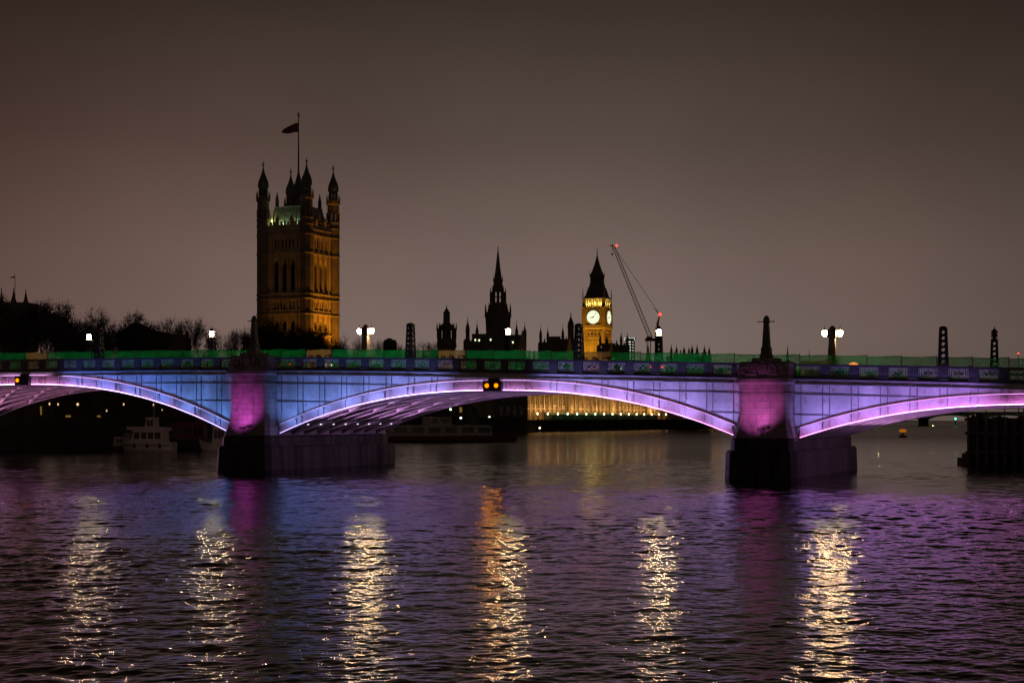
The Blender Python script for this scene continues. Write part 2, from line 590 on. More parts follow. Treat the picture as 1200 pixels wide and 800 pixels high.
def river_wall(pts, z1, label, th=1.2):
    mb = MB()
    n = len(pts)
    rings = []
    for i, p in enumerate(pts):
        a = Vector(pts[max(0, i-1)]); b = Vector(pts[min(n-1, i+1)])
        d = (b - a).normalized()
        nn = Vector((-d.y, d.x)) * th
        q = Vector(p)
        o_ = q - nn * 0.25
        rings.append([(o_.x, o_.y, -3), (q.x + nn.x, q.y + nn.y, -3), (q.x + nn.x, q.y + nn.y, z1), (o_.x, o_.y, z1)])
    mb.loft(rings)
    # coping course
    rings = []
    for i, p in enumerate(pts):
        a = Vector(pts[max(0, i-1)]); b = Vector(pts[min(n-1, i+1)])
        d = (b - a).normalized()
        nn = Vector((-d.y, d.x))
        q = Vector(p)
        o_ = q - nn * 0.55
        i_ = q + nn * (th + 0.15)
        rings.append([(o_.x, o_.y, z1 + .004), (i_.x, i_.y, z1 + .004), (i_.x, i_.y, z1 + .35), (o_.x, o_.y, z1 + .35)])
    mb.loft(rings)
    return tag(mb.build("river_wall", M['wallstone']), label, "river wall")
river_wall(BANK, 5.0, "long dark stone embankment wall behind the moored boats")
river_wall([(TERR0.x + .2, TERR0.y + .2), (TERR1.x, TERR1.y)], 4.1, "dark river wall under the golden floodlit palace terrace")

# ------------------------------------------------------------------ the bridge
TH = R(23.2)
BO = Vector((0, 150, 0))
cT, sT = math.cos(TH), math.sin(TH)
def BW(u, v, z):
    return Vector((u * cT + v * sT, 150 - u * sT + v * cT, z))

def T(u):
    w = abs(u + 58)
    if w < 72:
        return 11.65 - 0.000235 * w * w
    return 11.65 - 0.000235 * 72 * 72 - 0.0300 * (w - 72)

bridge = empty("arch_bridge", BO, -TH, "long low steel arch bridge floodlit blue, violet and pink across the river", "bridge")

PIERS = [-87.5, -28.4, 24.7, 70.3]
WS, WB = 2.3, 2.65
SPANS = [(-87.5 + WB, -28.4 - WB, 3.5, 3.5, 8.85, 1.02),
         (-28.4 + WB, 24.7 - WB, 3.5, 3.5, 7.83, 0.98),
         (24.7 + WB, 70.3 - WB, 3.35, 3.0, 6.32, 0.92)]
DECKW = 21.6
PITCH = 2.51

def arch_fn(s):
    a, b, za, zb, zc, dep = s
    um, h = (a + b) / 2, (b - a) / 2
    def lo(u):
        q = (u - um) / h
        zs = za if q < 0 else zb
        return zc - (zc - zs) * (abs(q) ** 2.35)
    return lo

def rng_list(a, b, n):
    return [a + (b - a) * i / n for i in range(n + 1)]

def glow_col(u):
    # colour of the floodlights along the bridge, blue near the left pier to violet at the right
    if u < -40: return lerp((0.24, 0.18, 1.0), (0.10, 0.27, 1.0), (u + 75) / 35)
    if u < 24: return lerp((0.14, 0.33, 1.0), (0.45, 0.32, 1.0), (u + 30) / 46)
    return lerp((0.40, 0.29, 1.0), (0.58, 0.22, 1.0), (u - 27) / 25)

lattice_mesh = None
def lattice_panel(parent, u, flip=1):
    global lattice_mesh
    if lattice_mesh is None:
        mb = MB()
        W, H = 1.72, 0.84
        w = 0.055
        def b(x0, z0, x1, z1, ww=w):
            mb.bar((x0, 0, z0), (x1, 0, z1), ww, 0.07, up=(0, 1, 0))
        for x in (-0.82, -0.66, -0.5, 0.5, 0.66, 0.82):
            b(x, 0, x, H)
        b(-W/2, 0.03, W/2, 0.03); b(-W/2, H-.03, W/2, H-.03)
        for cx in (-0.25, 0.25):
            b(cx-.25, 0, cx+.25, H/2); b(cx-.25, H/2, cx+.25, 0)
            b(cx-.25, H/2, cx+.25, H); b(cx-.25, H, cx+.25, H/2)
        b(-.25, H*.25, .0, H*.5, .045); b(0, H*.5, .25, H*.75, .045)
        b(-.25, H*.75, 0, H*.5, .045); b(0, H*.5, .25, H*.25, .045)
        o = mb.build("lattice_panel", M['lattice'])
        lattice_mesh = o.data
        bpy.data.objects.remove(o)
    o = bpy.data.objects.new("lattice_panel", lattice_mesh)
    COL.objects.link(o)
    o.parent = parent
    o.location = (u, 0.06, T(u) - 1.04)
    sl = (T(u + 1) - T(u - 1)) / 2
    o.rotation_euler = (0, -math.atan(sl), 0)
    return o

POST0 = [-48.1, -10.8, 39.9]
for si, s in enumerate(SPANS):
    a, b, za, zb, zc, dep = s
    lo = arch_fn(s)
    hi = lambda u: lo(u) + dep
    us = rng_list(a, b, 72)
    # outer rib: web, two flanges, paired stiffeners
    rb = MB()
    rb.band(us, lambda u: lo(u) + .06, lambda u: hi(u) - .06, 0.05, 0.16)
    rb.band(us, lambda u: lo(u) - .02, lambda u: lo(u) + .058, -0.30, 0.45)
    rb.band(us, lambda u: hi(u) - .058, lambda u: hi(u) + .02, -0.22, 0.40)
    stf = rb
    posts = []
    k0 = math.floor((a - POST0[si]) / PITCH) - 1
    for k in range(k0, k0 + 40):
        pu = POST0[si] + k * PITCH
        if a - .5 < pu < b + .5:
            posts.append(pu)
            for d in (-.3, .3):
                u = pu + d
                if a + .3 < u < b - .3:
                    stf.box(u - .025, u + .025, -0.18, 0.048, lo(u) + .062, hi(u) - .062)
    rib = rb.build("arch_rib", M['rib'], bridge)
    # far outer rib and the inner ribs
    for i in range(1, 9):
        v = 0.10 + 2.6 * i
        r2 = MB()
        us2 = rng_list(a, b, 40)
        r2.band(us2, lambda u: lo(u) + .05, lambda u: hi(u) - .05, v - .05, v + .05)
        r2.band(us2, lambda u: lo(u) - .02, lambda u: lo(u) + .048, v - .27, v + .27)
        r2.band(us2, lambda u: hi(u) - .05, lambda u: hi(u) + .02, v - .22, v + .22)
        r2.build("arch_rib", M['soffit'], bridge)
    # cross bracing between the ribs
    br = MB()
    nb = max(10, round((b - a) / 3.1))
    ub = rng_list(a + .4, b - .4, nb)
    for k in range(nb):
        for i in range(8):
            v0, v1 = 0.18 + 2.6 * i, 0.02 + 2.6 * (i + 1)
            z0, z1 = lo(ub[k]) + .16, lo(ub[k+1]) + .16
            if (k + i) % 2:
                br.bar((ub[k], v0, z0), (ub[k+1], v1, z1), .20, .24)
            else:
                br.bar((ub[k], v1, z0), (ub[k+1], v0, z1), .20, .24)
            br.bar((ub[k+1], v0, z1 + .26), (ub[k+1], v1, z1 + .26), .12, .34)
    br.build("bracing", M['soffit'], bridge)
    # cross walls from the ribs up to the deck
    for k in range(2, nb, 2):
        u = ub[k]
        top = T(u) - 1.76
        if top - hi(u) > .6:
            cw = MB()
            cw.box(u - .08, u + .08, .5, DECKW - .7, hi(u) + .03, top)
            cw.build("diaphragm", M['soffit'], bridge)
    # spandrel plate with paired vertical ribs and two long stiffeners
    sa, sb = PIERS[si] + WS - .05, PIERS[si + 1] - WS + .05
    for v0, v1, nm in ((0.28, 0.34, "spandrel"), (DECKW - .55, DECKW - .49, "spandrel")):
        sp = MB()
        rings = []
        for u in rng_list(sa, sb, 80):
            uc = min(max(u, a), b)
            l_ = min(hi(uc) - .03, T(u) - 1.90)
            rings.append([(u, v0, l_), (u, v1, l_), (u, v1, T(u) - 1.85), (u, v0, T(u) - 1.85)])
        sp.loft(rings)
        if v0 > 1:
            sp.build(nm, M['steel'], bridge)
            continue
        st2 = sp
        for pu in posts:
            for d in (-.3, .3):
                u = pu + d
                if sa < u < sb and T(u) - 1.86 - hi(min(max(u, a), b)) > .05:
                    st2.box(u - .03, u + .03, .20, .279, hi(min(max(u, a), b)) + .022, T(u) - 1.853, 1)
        for off in (2.72, 4.53):
            seg = [u for u in rng_list(sa, sb, 160) if T(u) - off > hi(min(max(u, a), b)) + .12]
            for part in ([u for u in seg if u < (a + b) / 2], [u for u in seg if u > (a + b) / 2]):
                if len(part) > 2:
                    st2.band(part, lambda u: T(u) - off, lambda u: T(u) - off + .09, .17, .279, 1)
        sp.build(nm, [M['steel'], M['stiffener']], bridge)
    # cornice girder
    co = MB()
    cu = rng_list(sa, sb, 40)
    co.band(cu, lambda u: T(u) - 1.78, lambda u: T(u) - 1.40, -.05, .50)
    co.band(cu, lambda u: T(u) - 1.85, lambda u: T(u) - 1.783, -.34, .50)
    co.band(cu, lambda u: T(u) - 1.46, lambda u: T(u) - 1.38, -.28, -.053)
    co.build("cornice", M['steel'], bridge)
    # deck slab
    dk = MB()
    dk.band(cu, lambda u: T(u) - 1.75, lambda u: T(u) - 1.22, .52, DECKW - .6)
    dk.build("deck", M['asphalt'], bridge)
    # parapets
    for side, vv in (("near", 0), ("far", DECKW)):
        pp = MB()
        pu_ = rng_list(PIERS[si] + WS + .1, PIERS[si+1] - WS - .1, 40)
        sg = 1 if side == "near" else -1
        def V(x0, x1):
            p, q = vv + sg * x0, vv + sg * x1
            return min(p, q), max(p, q)
        pp.band(pu_, lambda u: T(u) - 1.376, lambda u: T(u) - 1.30, *V(-.30, .35))
        pp.band(pu_, lambda u: T(u) - 1.297, lambda u: T(u) - 1.06, *V(-.10, .25))
        pp.band(pu_, lambda u: T(u) - .19, lambda u: T(u), *V(-.22, .30))
        for pu in posts:
            if pu_[0] + .3 < pu < pu_[-1] - .3:
                v0, v1 = V(-.13, .22)
                pp.box(pu - .39, pu + .39, v0, v1, T(pu) - 1.31, T(pu) - .17)
                v0, v1 = V(-.20, -.133)
                pp.box(pu - .43, pu + .43, v0, v1, T(pu) - 1.295, T(pu) - 1.05)
        po = pp.build("parapet", M['parapet'], bridge)
        if side == "near":
            for pu in posts:
                u = pu + PITCH / 2
                if pu_[0] + .5 < u < pu_[-1] - .5:
                    lattice_panel(po, u)
    # LED lines along the outer rib, brightest round the crown
    um, hf = (a + b) / 2, (b - a) / 2
    segs = rng_list(a + .3, b - .3, 16)
    for k in range(16):
        u0, u1 = segs[k] + .02, segs[k+1] - .02
        q = abs(((u0 + u1) / 2 - um) / hf)
        uu = rng_list(u0, u1, 4)
        if si == 0: gcol = lerp((1.0, 0.36, 0.95), (0.36, 0.32, 1.0), q)
        elif si == 1 and u0 < um: gcol = lerp((0.82, 0.36, 1.0), (0.40, 0.34, 1.0), q)
        elif si == 1: gcol = lerp((0.82, 0.36, 1.0), (1.0, 0.28, 0.90), q)
        else: gcol = lerp((0.95, 0.26, 1.0), (1.0, 0.24, 0.85), q)
        st = (6.5 if si < 2 else 8.5) + (9.5 if si < 2 else 13.0) * max(0, 1 - q * 1.05) ** 1.2
        e = emi("led_line_glow", gcol, st)
        ml = MB()
        ml.band(uu, lambda u: lo(u) + .062, lambda u: lo(u) + .095, -.29, -.225)
        ml.build("led_strip", e, rib)
        st = 1.6 + 2.5 * (1 - q)
        e = emi("led_line_glow", lerp(gcol, (1, .9, 1), .15), st)
        ml = MB()
        ml.band(uu, lambda u: hi(u) + .022, lambda u: hi(u) + .045, -.215, -.16)
        ml.build("led_strip", e, rib)
    # floodlights washing the spandrels
    nfl = 15
    for k in range(nfl):
        u = a + (b - a) * (k + .5) / nfl
        q = abs((u - um) / hf)
        if q < .22:
            continue
        z = lo(u) - .1
        gap = T(u) - 1.9 - hi(u)
        tz = hi(u) + gap * .55
        pw = (95 + 130 * q) * (1.0 if si == 1 else (0.85 if si == 0 else 0.9))
        if si == 0 and u < um: pw *= .5
        spot("spandrel_floodlight", (u, -2.3, z), (u, .3, tz), pw * 2.9, glow_col(u), 105, 1.0, .15, bridge)
    # small fixtures between the ribs and the light they throw along the arch
    for end, sg in ((a, 1), (b, -1)):
        for i in range(8):
            v = 1.4 + 2.6 * i
            u = end + sg * 2.6
            fx = MB()
            fx.box(u - .06, u + .06, v - .12, v + .12, 4.55, 4.65)
            fx.build("led_fixture", E['led'], bridge)
        for i in range(4):
            v = 1.4 + 5.2 * i + (0 if sg > 0 else 2.6)
            u = end + sg * 2.6
            pcol = (1.0, .42, .80) if si == 0 else ((.80, .42, 1.0) if si == 1 else (.85, .40, 1.0))
            spot("soffit_floodlight", (u, v, 2.9), (end + sg * 15, v, 7.6), 4600 if si else 5600, pcol, 78, 1.0, .1, bridge)

# navigation light boxes hung at the arch crowns
def nav_box(si, lit):
    a, b, za, zb, zc, dep = SPANS[si]
    um = (a + b) / 2 + .1
    mb = MB()
    mb.box(um - .95, um + .95, -.75, -.302, zc + .02, zc + 1.0)
    mb.box(um - .6, um + .6, -.30, .04, zc + .3, zc + 1.2)
    bx = mb.build("navigation_light", M['blackiron'], bridge)
    for d, on in zip((-.48, .48), lit):
        rr = MB()
        rr.tube((um + d, -.86, zc + .5), (um + d, -.752, zc + .5), .36, .36, 18)
        rr.build("hood", M['blackiron'], bx)
        rr = MB()
        rr.tube((um + d, -.90, zc + .5), (um + d, -.861, zc + .5), .20, .20, 16)
        rr.build("lens", E['amber'] if on else M['dark'], bx)
        if on:
            spot("navigation_beam", (um + d, -.96, zc + .5), (um + d, -60, 0), 60, (1.0, .34, .03), 80, .6, .16, bridge)
nav_box(1, (True, True))
nav_box(0, (True, False))
nav_box(2, (False, False))

# piers
def ring(uc, w, vf, vb, z, ch):
    return [(uc - w + ch, vf, z), (uc + w - ch, vf, z), (uc + w, vf + ch, z), (uc + w, vb - ch, z),
            (uc + w - ch, vb, z), (uc - w + ch, vb, z), (uc - w, vb - ch, z), (uc - w, vf + ch, z)]
for pi, uc in enumerate(PIERS):
    Tz = T(uc)
    mb = MB()
    # wet base and plinth
    mb.loft([ring(uc, 3.38, -2.85, DECKW + 3.3, -3, .5), ring(uc, 3.2, -2.7, DECKW + 3.2, 2.25, .5), ring(uc, 3.05, -2.55, DECKW + 3.0, 2.42, .5)], 1)
    mb.loft([ring(uc, 2.85, -2.3, DECKW + 2.2, 2.4, .45), ring(uc, 2.85, -2.3, DECKW + 2.2, 3.3, .45), ring(uc, 2.65, -2.1, DECKW + 2.0, 3.5, .45)], 1)
    fl = []
    for k in range(11):
        q = k / 10
        f = (1 - q) ** 2.2
        fl.append(ring(uc, WS + .46 * f, -1.5 - .70 * f, DECKW + 1.4 + .6 * f, 3.48 + 2.9 * q, .4))
    fl.append(ring(uc, WS, -1.5, DECKW + 1.4, Tz - 2.78, .4))
    mb.loft(fl)
    mb.loft([ring(uc, WS + .07, -1.57, DECKW + 1.5, Tz - 2.782, .4), ring(uc, WS + .07, -1.57, DECKW + 1.5, Tz - 2.66, .4)])
    mb.loft([ring(uc, WS + .01, -1.51, DECKW + 1.4, Tz - 2.662, .4), ring(uc, WS + .01, -1.51, DECKW + 1.4, Tz - 1.88, .4)])
    mb.loft([ring(uc, WS + .1, -1.6, DECKW + 1.5, Tz - 1.882, .3), ring(uc, WS + .34, -1.86, DECKW + 1.8, Tz - 1.68, .3), ring(uc, WS + .34, -1.86, DECKW + 1.8, Tz - 1.40, .3)])
    # attic at the near end
    for v0, v1 in ((-1.55, .9), (DECKW - .9, DECKW + 1.5)):
        mb.loft([ring(uc, WS + .08, v0, v1, Tz - 1.398, .15), ring(uc, WS + .08, v0, v1, Tz - .02, .15), ring(uc, WS - .15, v0 + .2, v1 - .2, Tz + .12, .15)])
        mb.loft([ring(uc, 1.1, v0 + .08, v1 - .08, Tz + .10, .1), ring(uc, 1.1, v0 + .08, v1 - .08, Tz + .42, .1)])
    pier = mb.build("pier", [M['granite'], M['wetstone']], bridge)
    # raised centre strip and block joints on the front
    sg = MB()
    for q in rng_list(0, 1, 0) if False else ():
        pass
    strip = []
    for k in range(11):
        q = k / 10
        f = (1 - q) ** 2.2
        strip.append([(uc - .62, -1.53 - .62 * f, 3.6 + 2.78 * q), (uc + .62, -1.53 - .62 * f, 3.6 + 2.78 * q), (uc + .62, -1.3 - .62 * f, 3.6 + 2.78 * q), (uc - .62, -1.3 - .62 * f, 3.6 + 2.78 * q)])
    strip.append([(uc - .62, -1.53, Tz - 3.4), (uc + .62, -1.53, Tz - 3.4), (uc + .62, -1.3, Tz - 3.4), (uc - .62, -1.3, Tz - 3.4)])
    sg.loft(strip)
    sg.build("pilaster", M['granite'], pier)
    # carved shield with scrolls and supporters
    cv = MB()
    y = -1.56
    sh = [(-.42, 0), (-.45, .5), (0, .56), (.45, .5), (.42, 0), (.25, -.28), (0, -.42), (-.25, -.28)]
    cv.loft([[(uc + x, y - .02, Tz - .62 + z) for x, z in sh][::-1], [(uc + x * .88, y - .22, Tz - .62 + z * .88) for x, z in sh][::-1]])
    for sx in (-1, 1):
        pts = [(.55, -.5), (.75, -.1), (.7, .3), (.95, .45), (1.15, .15), (1.1, -.25), (1.4, -.45), (1.75, -.2), (1.85, .2), (1.6, .35)]
        for (x0, z0), (x1, z1) in zip(pts, pts[1:]):
            cv.tube((uc + sx * x0, y - .08, Tz - .62 + z0), (uc + sx * x1, y - .08, Tz - .62 + z1), .13, .10, 7)
        cv.lathe([(.02, -.16), (.17, 0), (.02, .16)], 8, (uc + sx * .72, y - .12, Tz - .1))
        cv.box(uc + sx * 1.0 - .25, uc + sx * 1.0 + .25, y - .1, y - .003, Tz - 1.2, Tz - 1.0)
    cv.lathe([(.30, 0), (.34, .12), (.2, .25), (.05, .3)], 8, (uc, y - .02, Tz - .02))
    cv.build("coat_of_arms", M['granite'], pier)
    # floodlight on the ledge, shining up the front
    if pi in (1, 2, 0):
        fb = MB()
        fb.tube((uc + .05, -2.05, 3.45), (uc + .05, -2.62, 4.15), .05, .05, 8)
        fb.tube((uc + .05 - .3, -2.66, 4.22), (uc + .05 + .3, -2.66, 4.22), .14, .14, 10)
        fb.build("floodlight", M['blackiron'], pier)
        pc = (1.0, .12, .88) if pi < 2 else (1.0, .16, .74)
        spot("pier_floodlight", (uc + .05, -2.72, 4.42), (uc, -1.5, 7.6), 95, pc, 150, 1.0, .08, bridge)
        spot("pier_floodlight", (uc - .9, -6.2, 3.2), (uc - .5, -1.5, 6.2), 1350, pc, 54, 1.0, .08, bridge)  # second lamp added out over the water to widen the wash

# obelisks on the piers (near ones unlit, far ones carry two lanterns)
def make_obelisk(lit):
    e = empty("obelisk")
    mb = MB()
    mb.square([(.62, 0), (.62, .35), (.52, .45), (.50, 1.05), (.42, 1.15), (.40, 1.2), (.27, 3.55), (.30, 3.6), (.30, 3.85)])
    mb.lathe([(.33, 3.85), (.36, 3.95), (.30, 4.15), (.15, 4.3), (.02, 4.36)], 12)
    mb.build("shaft", M['obelisk'], e)
    cb = MB()
    cb.bar((-1.0, 0, 3.72), (1.0, 0, 3.72), .09, .09)
    cb.build("crossbar", M['blackiron'], e)
    if lit:
        for sx in (-1, 1):
            ln = MB()
            ln.lathe([(.05, .05), (.30, -.05), (.34, -.12), (.05, -.13)], 8, (sx * .78, 0, 3.98))
            ln.lathe([(.03, .0), (.02, .35)], 6, (sx * .78, 0, 4.0))
            ln.box(sx * .40 - .02, sx * .40 + .02, -.34, .34, 3.15, 3.98)  # added shield plate, keeps the lantern's light off the shaft
            lo_ = ln.build("lantern", M['blackiron'], e)
            gl = MB()
            gl.lathe([(.14, -.3), (.25, -.1), (.29, .12), (.2, .24)], 10, (sx * .78, 0, 3.58))
            gl.build("glass", E['lamp'], lo_)
    return e

ob = make_obelisk(False)
ol = make_obelisk(True)
obs = [(ob, -28.4, -.4, "unlit stone obelisk with thin crossbar on the bridge pier left of the big square tower"),
       (None, 24.7, -.4, "unlit stone obelisk with thin crossbar on the pink-lit pier right of the crane")]
first = None
for src, u, v, lb in obs:
    o = src or copy_tree(ob)
    o.location = BW(u, v, T(u) + .42)
    o.rotation_euler = (0, 0, -TH)
    o.scale = (.80, .80, .875)
    tag(o, lb, "obelisk", "obelisks over the bridge piers")
for j, (u, v, lb) in enumerate([(-27.7, 22, "stone obelisk carrying two blazing lanterns just right of the big square tower"),
                                (25.9, 22, "stone obelisk carrying two blazing lanterns to the right of the pink-lit pier")]):
    o = ol if j == 0 else copy_tree(ol)
    o.location = BW(u, v, T(u) + .18)
    o.rotation_euler = (0, 0, -TH)
    tag(o, lb, "street lamp", "obelisks over the bridge piers")

# lattice pylons; the far row carries a lantern each
def make_pylon(lantern, lit):
    e = empty("street_lamp" if lantern else "lattice_pylon")
    mb = MB()
    H = 3.25
    def hw(z): return .36 - .11 * z / H
    for sx, sy in ((-1, -1), (1, -1), (1, 1), (-1, 1)):
        mb.bar((sx * hw(0), sy * hw(0), 0), (sx * hw(H), sy * hw(H), H), .11, .11)
    n = 6
    for k in range(n):
        z0, z1 = .15 + (H - .25) * k / n, .15 + (H - .25) * (k + 1) / n
        zm = (z0 + z1) / 2
        for ax in range(4):
            ca, sa_ = math.cos(ax * math.pi / 2), math.sin(ax * math.pi / 2)
            def P(x, y, z): return (x * ca - y * sa_, x * sa_ + y * ca, z)
            r = hw(zm)
            pts = [P(r * .8 * math.cos(t), -r, zm + (z1 - z0) * .42 * math.sin(t)) for t in [i * math.pi / 4 for i in range(8)]]
            for i in range(8):
                mb.bar(pts[i], pts[(i + 1) % 8], .07, .09)
            mb.bar(P(-r, -r, z1), P(r, -r, z1), .08, .1)
    mb.square([(.42, -.02), (.42, .12)])
    mb.square([(hw(H) + .06, H - .06), (hw(H) + .06, H + .04), (.12, H + .16)])
    mb.build("lattice_post", M['blackiron'], e)
    if lantern:
        ln = MB()
        for i in range(6):
            an = i * math.pi / 3
            ln.bar((.27 * math.cos(an), .27 * math.sin(an), H + .16), (.27 * math.cos(an), .27 * math.sin(an), H + .72), .05, .05)
        ln.lathe([(.36, H + .70), (.33, H + .78), (.16, H + 1.0), (.05, H + 1.12), (.02, H + 1.35)], 8)
        lo_ = ln.build("lantern", M['blackiron'], e)
        gl = MB()
        gl.lathe([(.14, H + .17), (.23, H + .3), (.25, H + .5), (.2, H + .68)], 10)
        gl.build("glass", E['lampone'] if lit else M['dark'], lo_)
    return e
py = make_pylon(False, False)
for j, (u, lb) in enumerate([(-10.8, "flat-topped black lattice pylon without lantern, just left of the small columned lantern tower"),
                             (-48.1, "flat-topped black lattice pylon without lantern, at the left by the gabled dark roof"),
                             (6.77, "flat-topped black lattice pylon without lantern, close to the lit clock tower"),
                             (39.9, "flat-topped black lattice pylon without lantern, farthest right on the near parapet")]):
    o = py if j == 0 else copy_tree(py)
    o.location = BW(u, .05, T(u))
    o.rotation_euler = (0, 0, -TH)
    tag(o, lb, "pylon", "lattice pylons on the near parapet")
pl = make_pylon(True, True)
for j, (u, lb) in enumerate([(-66.7, "glowing bridge lamp in front of the leftmost trees"),
                             (-48.6, "glowing bridge lamp in front of the bare trees left of the big square tower"),
                             (-9.9, "glowing bridge lamp in front of the slender spire"),
                             (7.5, "glowing bridge lamp at the foot of the crane")]):
    o = pl if j == 0 else copy_tree(pl)
    o.location = BW(u, 22, T(u))
    o.rotation_euler = (0, 0, -TH)
    tag(o, lb, "street lamp", "lamps along the far parapet")
o = make_pylon(True, False)
o.location = BW(41.7, 22, T(41.7))
o.rotation_euler = (0, 0, -TH)
tag(o, "unlit bridge lamp with pointed cap on a black lattice post at far right", "street lamp", "lamps along the far parapet")

# site fence of sheeted panels along the near footway
random.seed(5)
def sheet(w, h, seed, drop=0.0):
    rnd = random.Random(seed)
    mb = MB()
    nx, nz = 12, 5
    a1, a2, p1 = rnd.uniform(.01, .03), rnd.uniform(.0, .012), rnd.uniform(0, 6)
    vs, fs = [], []
    for j in range(nz + 1):
        for i in range(nx + 1):
            x = -w / 2 + w * i / nx
            sag = (a1 * math.sin(math.pi * i / nx * 2 + p1) + a2 * math.sin(i * 1.3 + p1)) * (j / nz)
            vs.append((x, .03 * math.sin(i * .9 + p1 + j * .4), h * j / nz - sag - drop * (j / nz)))
    for j in range(nz):
        for i in range(nx):
            k = j * (nx + 1) + i
            fs.append((k, k + 1, k + nx + 2, k + nx + 1))
    mb.add(vs, fs)
    return mb
banner_at = {0: "beige banner with dark lettering on the bridge fence below the big square tower",
             5: "beige banner with dark lettering on the bridge fence below the small columned lantern tower",
             10: "beige banner with dark lettering on the bridge fence below the lit clock tower",
             17: "plain yellowish banner hung low on the fence right of the pink-lit pier",
             -12: "plain beige sheet on the bridge fence at far left"}
pole_mb = MB()
for x in (-1.49, 1.49):
    pole_mb.tube((x, .05, -.1), (x, .05, 2.06), .028, .028, 6)
pole_mb.tube((-1.49, .05, .15), (1.49, .05, .15), .02, .02, 6)
pole_mb.tube((-1.49, .05, 1.92), (1.49, .05, 1.92), .015, .015, 6)
pole_mb.box(-1.75, -1.25, -.15, .25, -.13, 0.0)
pole_proto = pole_mb.build("frame", M['blackiron'])
pole_mesh = pole_proto.data
bpy.data.objects.remove(pole_proto)
sheets = [sheet(2.94, 2.0, 100 + i).build("sheet", M['greensheet']) for i in range(7)]
sheet_meshes = [o.data for o in sheets]
for o in sheets:
    bpy.data.objects.remove(o)
for k in range(-17, 26):
    u = -22.5 + 3.0 * k
    e = empty("fence_panel", BW(u, 2.5, T(u) - 1.12), -TH)
    tag(e, banner_at.get(k, "site fence panel covered in green mesh sheet along the bridge footway"), "fence panel", "site fence panels along the bridge footway")
    o = bpy.data.objects.new("frame", pole_mesh)
    COL.objects.link(o)
    o.parent = e
    if k in banner_at and k not in (17,):
        o = sheet(2.94, 1.98, 300 + k).build("banner", M['banner'], e)
        if k in (0, 5, 10):
            fc = bpy.data.curves.new("lettering", 'FONT')
            fc.body = "VLiNT"
            fc.size = 1.28
            fc.extrude = .004
            fc.offset = .012
            fc.align_x = 'CENTER'
            fo = bpy.data.objects.new("lettering", fc)
            fc.materials.append(M['blackiron'])
            COL.objects.link(fo)
            tme = bpy.data.meshes.new_from_object(fo)
            bpy.data.objects.remove(fo)
            fo = bpy.data.objects.new("lettering", tme)
            COL.objects.link(fo)
            fo.parent = o
            fo.location = (0, -.07, .56)
            fo.rotation_euler = (R(90), 0, 0)
            dm = MB()
            dm.tube((-.10, -.085, 1.43), (-.10, -.074, 1.43), .12, .12, 14)
            dm.build("dot", mat("red_print", (.6, .08, .03), .8), o)
    else:
        o = bpy.data.objects.new("sheet", sheet_meshes[(k * 3) % 7])
        COL.objects.link(o)
        o.parent = e
        if k == 17:
            sheet(2.90, 1.5, 900).build("banner", M['banner'], e, loc=(0, -.08, 0))

# unseen lamps added behind the fence to brighten its green sheeting
for u, pw in ((-62, 50), (-52, 90), (-43, 60), (-33, 50), (-24, 40), (-17, 260), (-10, 50), (-5, 60), (1, 170), (10, 90), (15, 200), (24, 35), (31, 230), (37, 14), (44, 4)):
    spot("fence_fill_light", (u, 9.0, T(u) - .75), (u, 2.5, T(u) - .2), pw * 0.95, (1.0, .86, .62), 105, .8, .12, bridge)

# traffic on the deck
def make_car():
    e = empty("car")
    prof = [(-2.1, .35), (-2.15, .75), (-2.0, .95), (-1.35, 1.0), (-.85, 1.42), (.55, 1.46), (1.35, 1.02), (2.0, .9), (2.15, .65), (2.1, .35)]
    mb = MB()
    rings = []
    for y, s in ((-.86, .94), (-.8, 1.0), (.8, 1.0), (.86, .94)):
        rings.append([(x * s, y * (1.0 if z < 1.05 else .84), .35 + (z - .35) * s) for x, z in prof])
    mb.loft(rings)
    mb.build("body", M['carpaint'], e)
    w = MB()
    w.loft([[(x, y, z) for x, z in ((-1.1, 1.05), (-.78, 1.36), (.5, 1.39), (1.08, 1.05))] for y in (-.80, .80)])
    w.build("window", M['dark'], e)
    for x in (-1.35, 1.35):
        for y in (-.78, .78):
            wb = MB()
            wb.tube((x, y - .1, .33), (x, y + .1, .33), .33, .33, 16)
            wb.build("wheel", M['rubber'], e)
    for y in (-.62, .62):
        t = MB()
        t.box(2.06, 2.19, y - .2, y + .2, .68, .86)
        t.build("tail_light", E['tail'], e)
        t = MB()
        t.box(-2.2, -2.08, y - .2, y + .2, .62, .8)
        t.build("headlight", E['cool'], e)
    return e
car = make_car()
for j, (u, v, lb) in enumerate([(11.0, 6.0, "dark car with red tail lights seen through the parapet right of the clock tower"),
                                (-27.0, 8.5, "dark car behind the site fence on the bridge above the left pier"),
                                (28.8, 6.5, "dark car behind the site fence right of the pink-lit pier")]):
    o = car if j == 0 else copy_tree(car)
    o.location = BW(u, v, T(u) - 1.22)
    o.rotation_euler = (0, 0, -TH + (math.pi if j == 1 else 0) - (R(30) if j == 0 else 0))
    tag(o, lb, "car", "cars crossing the bridge")
# orange beacon barrel behind the fence
bm_ = MB()
bm_.lathe([(.45, 0), (.45, .1), (.3, .12), (.27, 1.0), (.2, 1.1)], 14)
be = empty("traffic_barrel", BW(32.0, 1.6, T(32) - 1.22), 0, "rounded orange glow of a works beacon just above the parapet", "traffic barrel")
bm_.build("barrel", M['cranered'], be)
b2 = MB()
b2.lathe([(.42, 1.1), (.46, 1.2), (.36, 1.36), (.15, 1.46), (.02, 1.48)], 14)
b2.build("beacon", E['orange'], be)
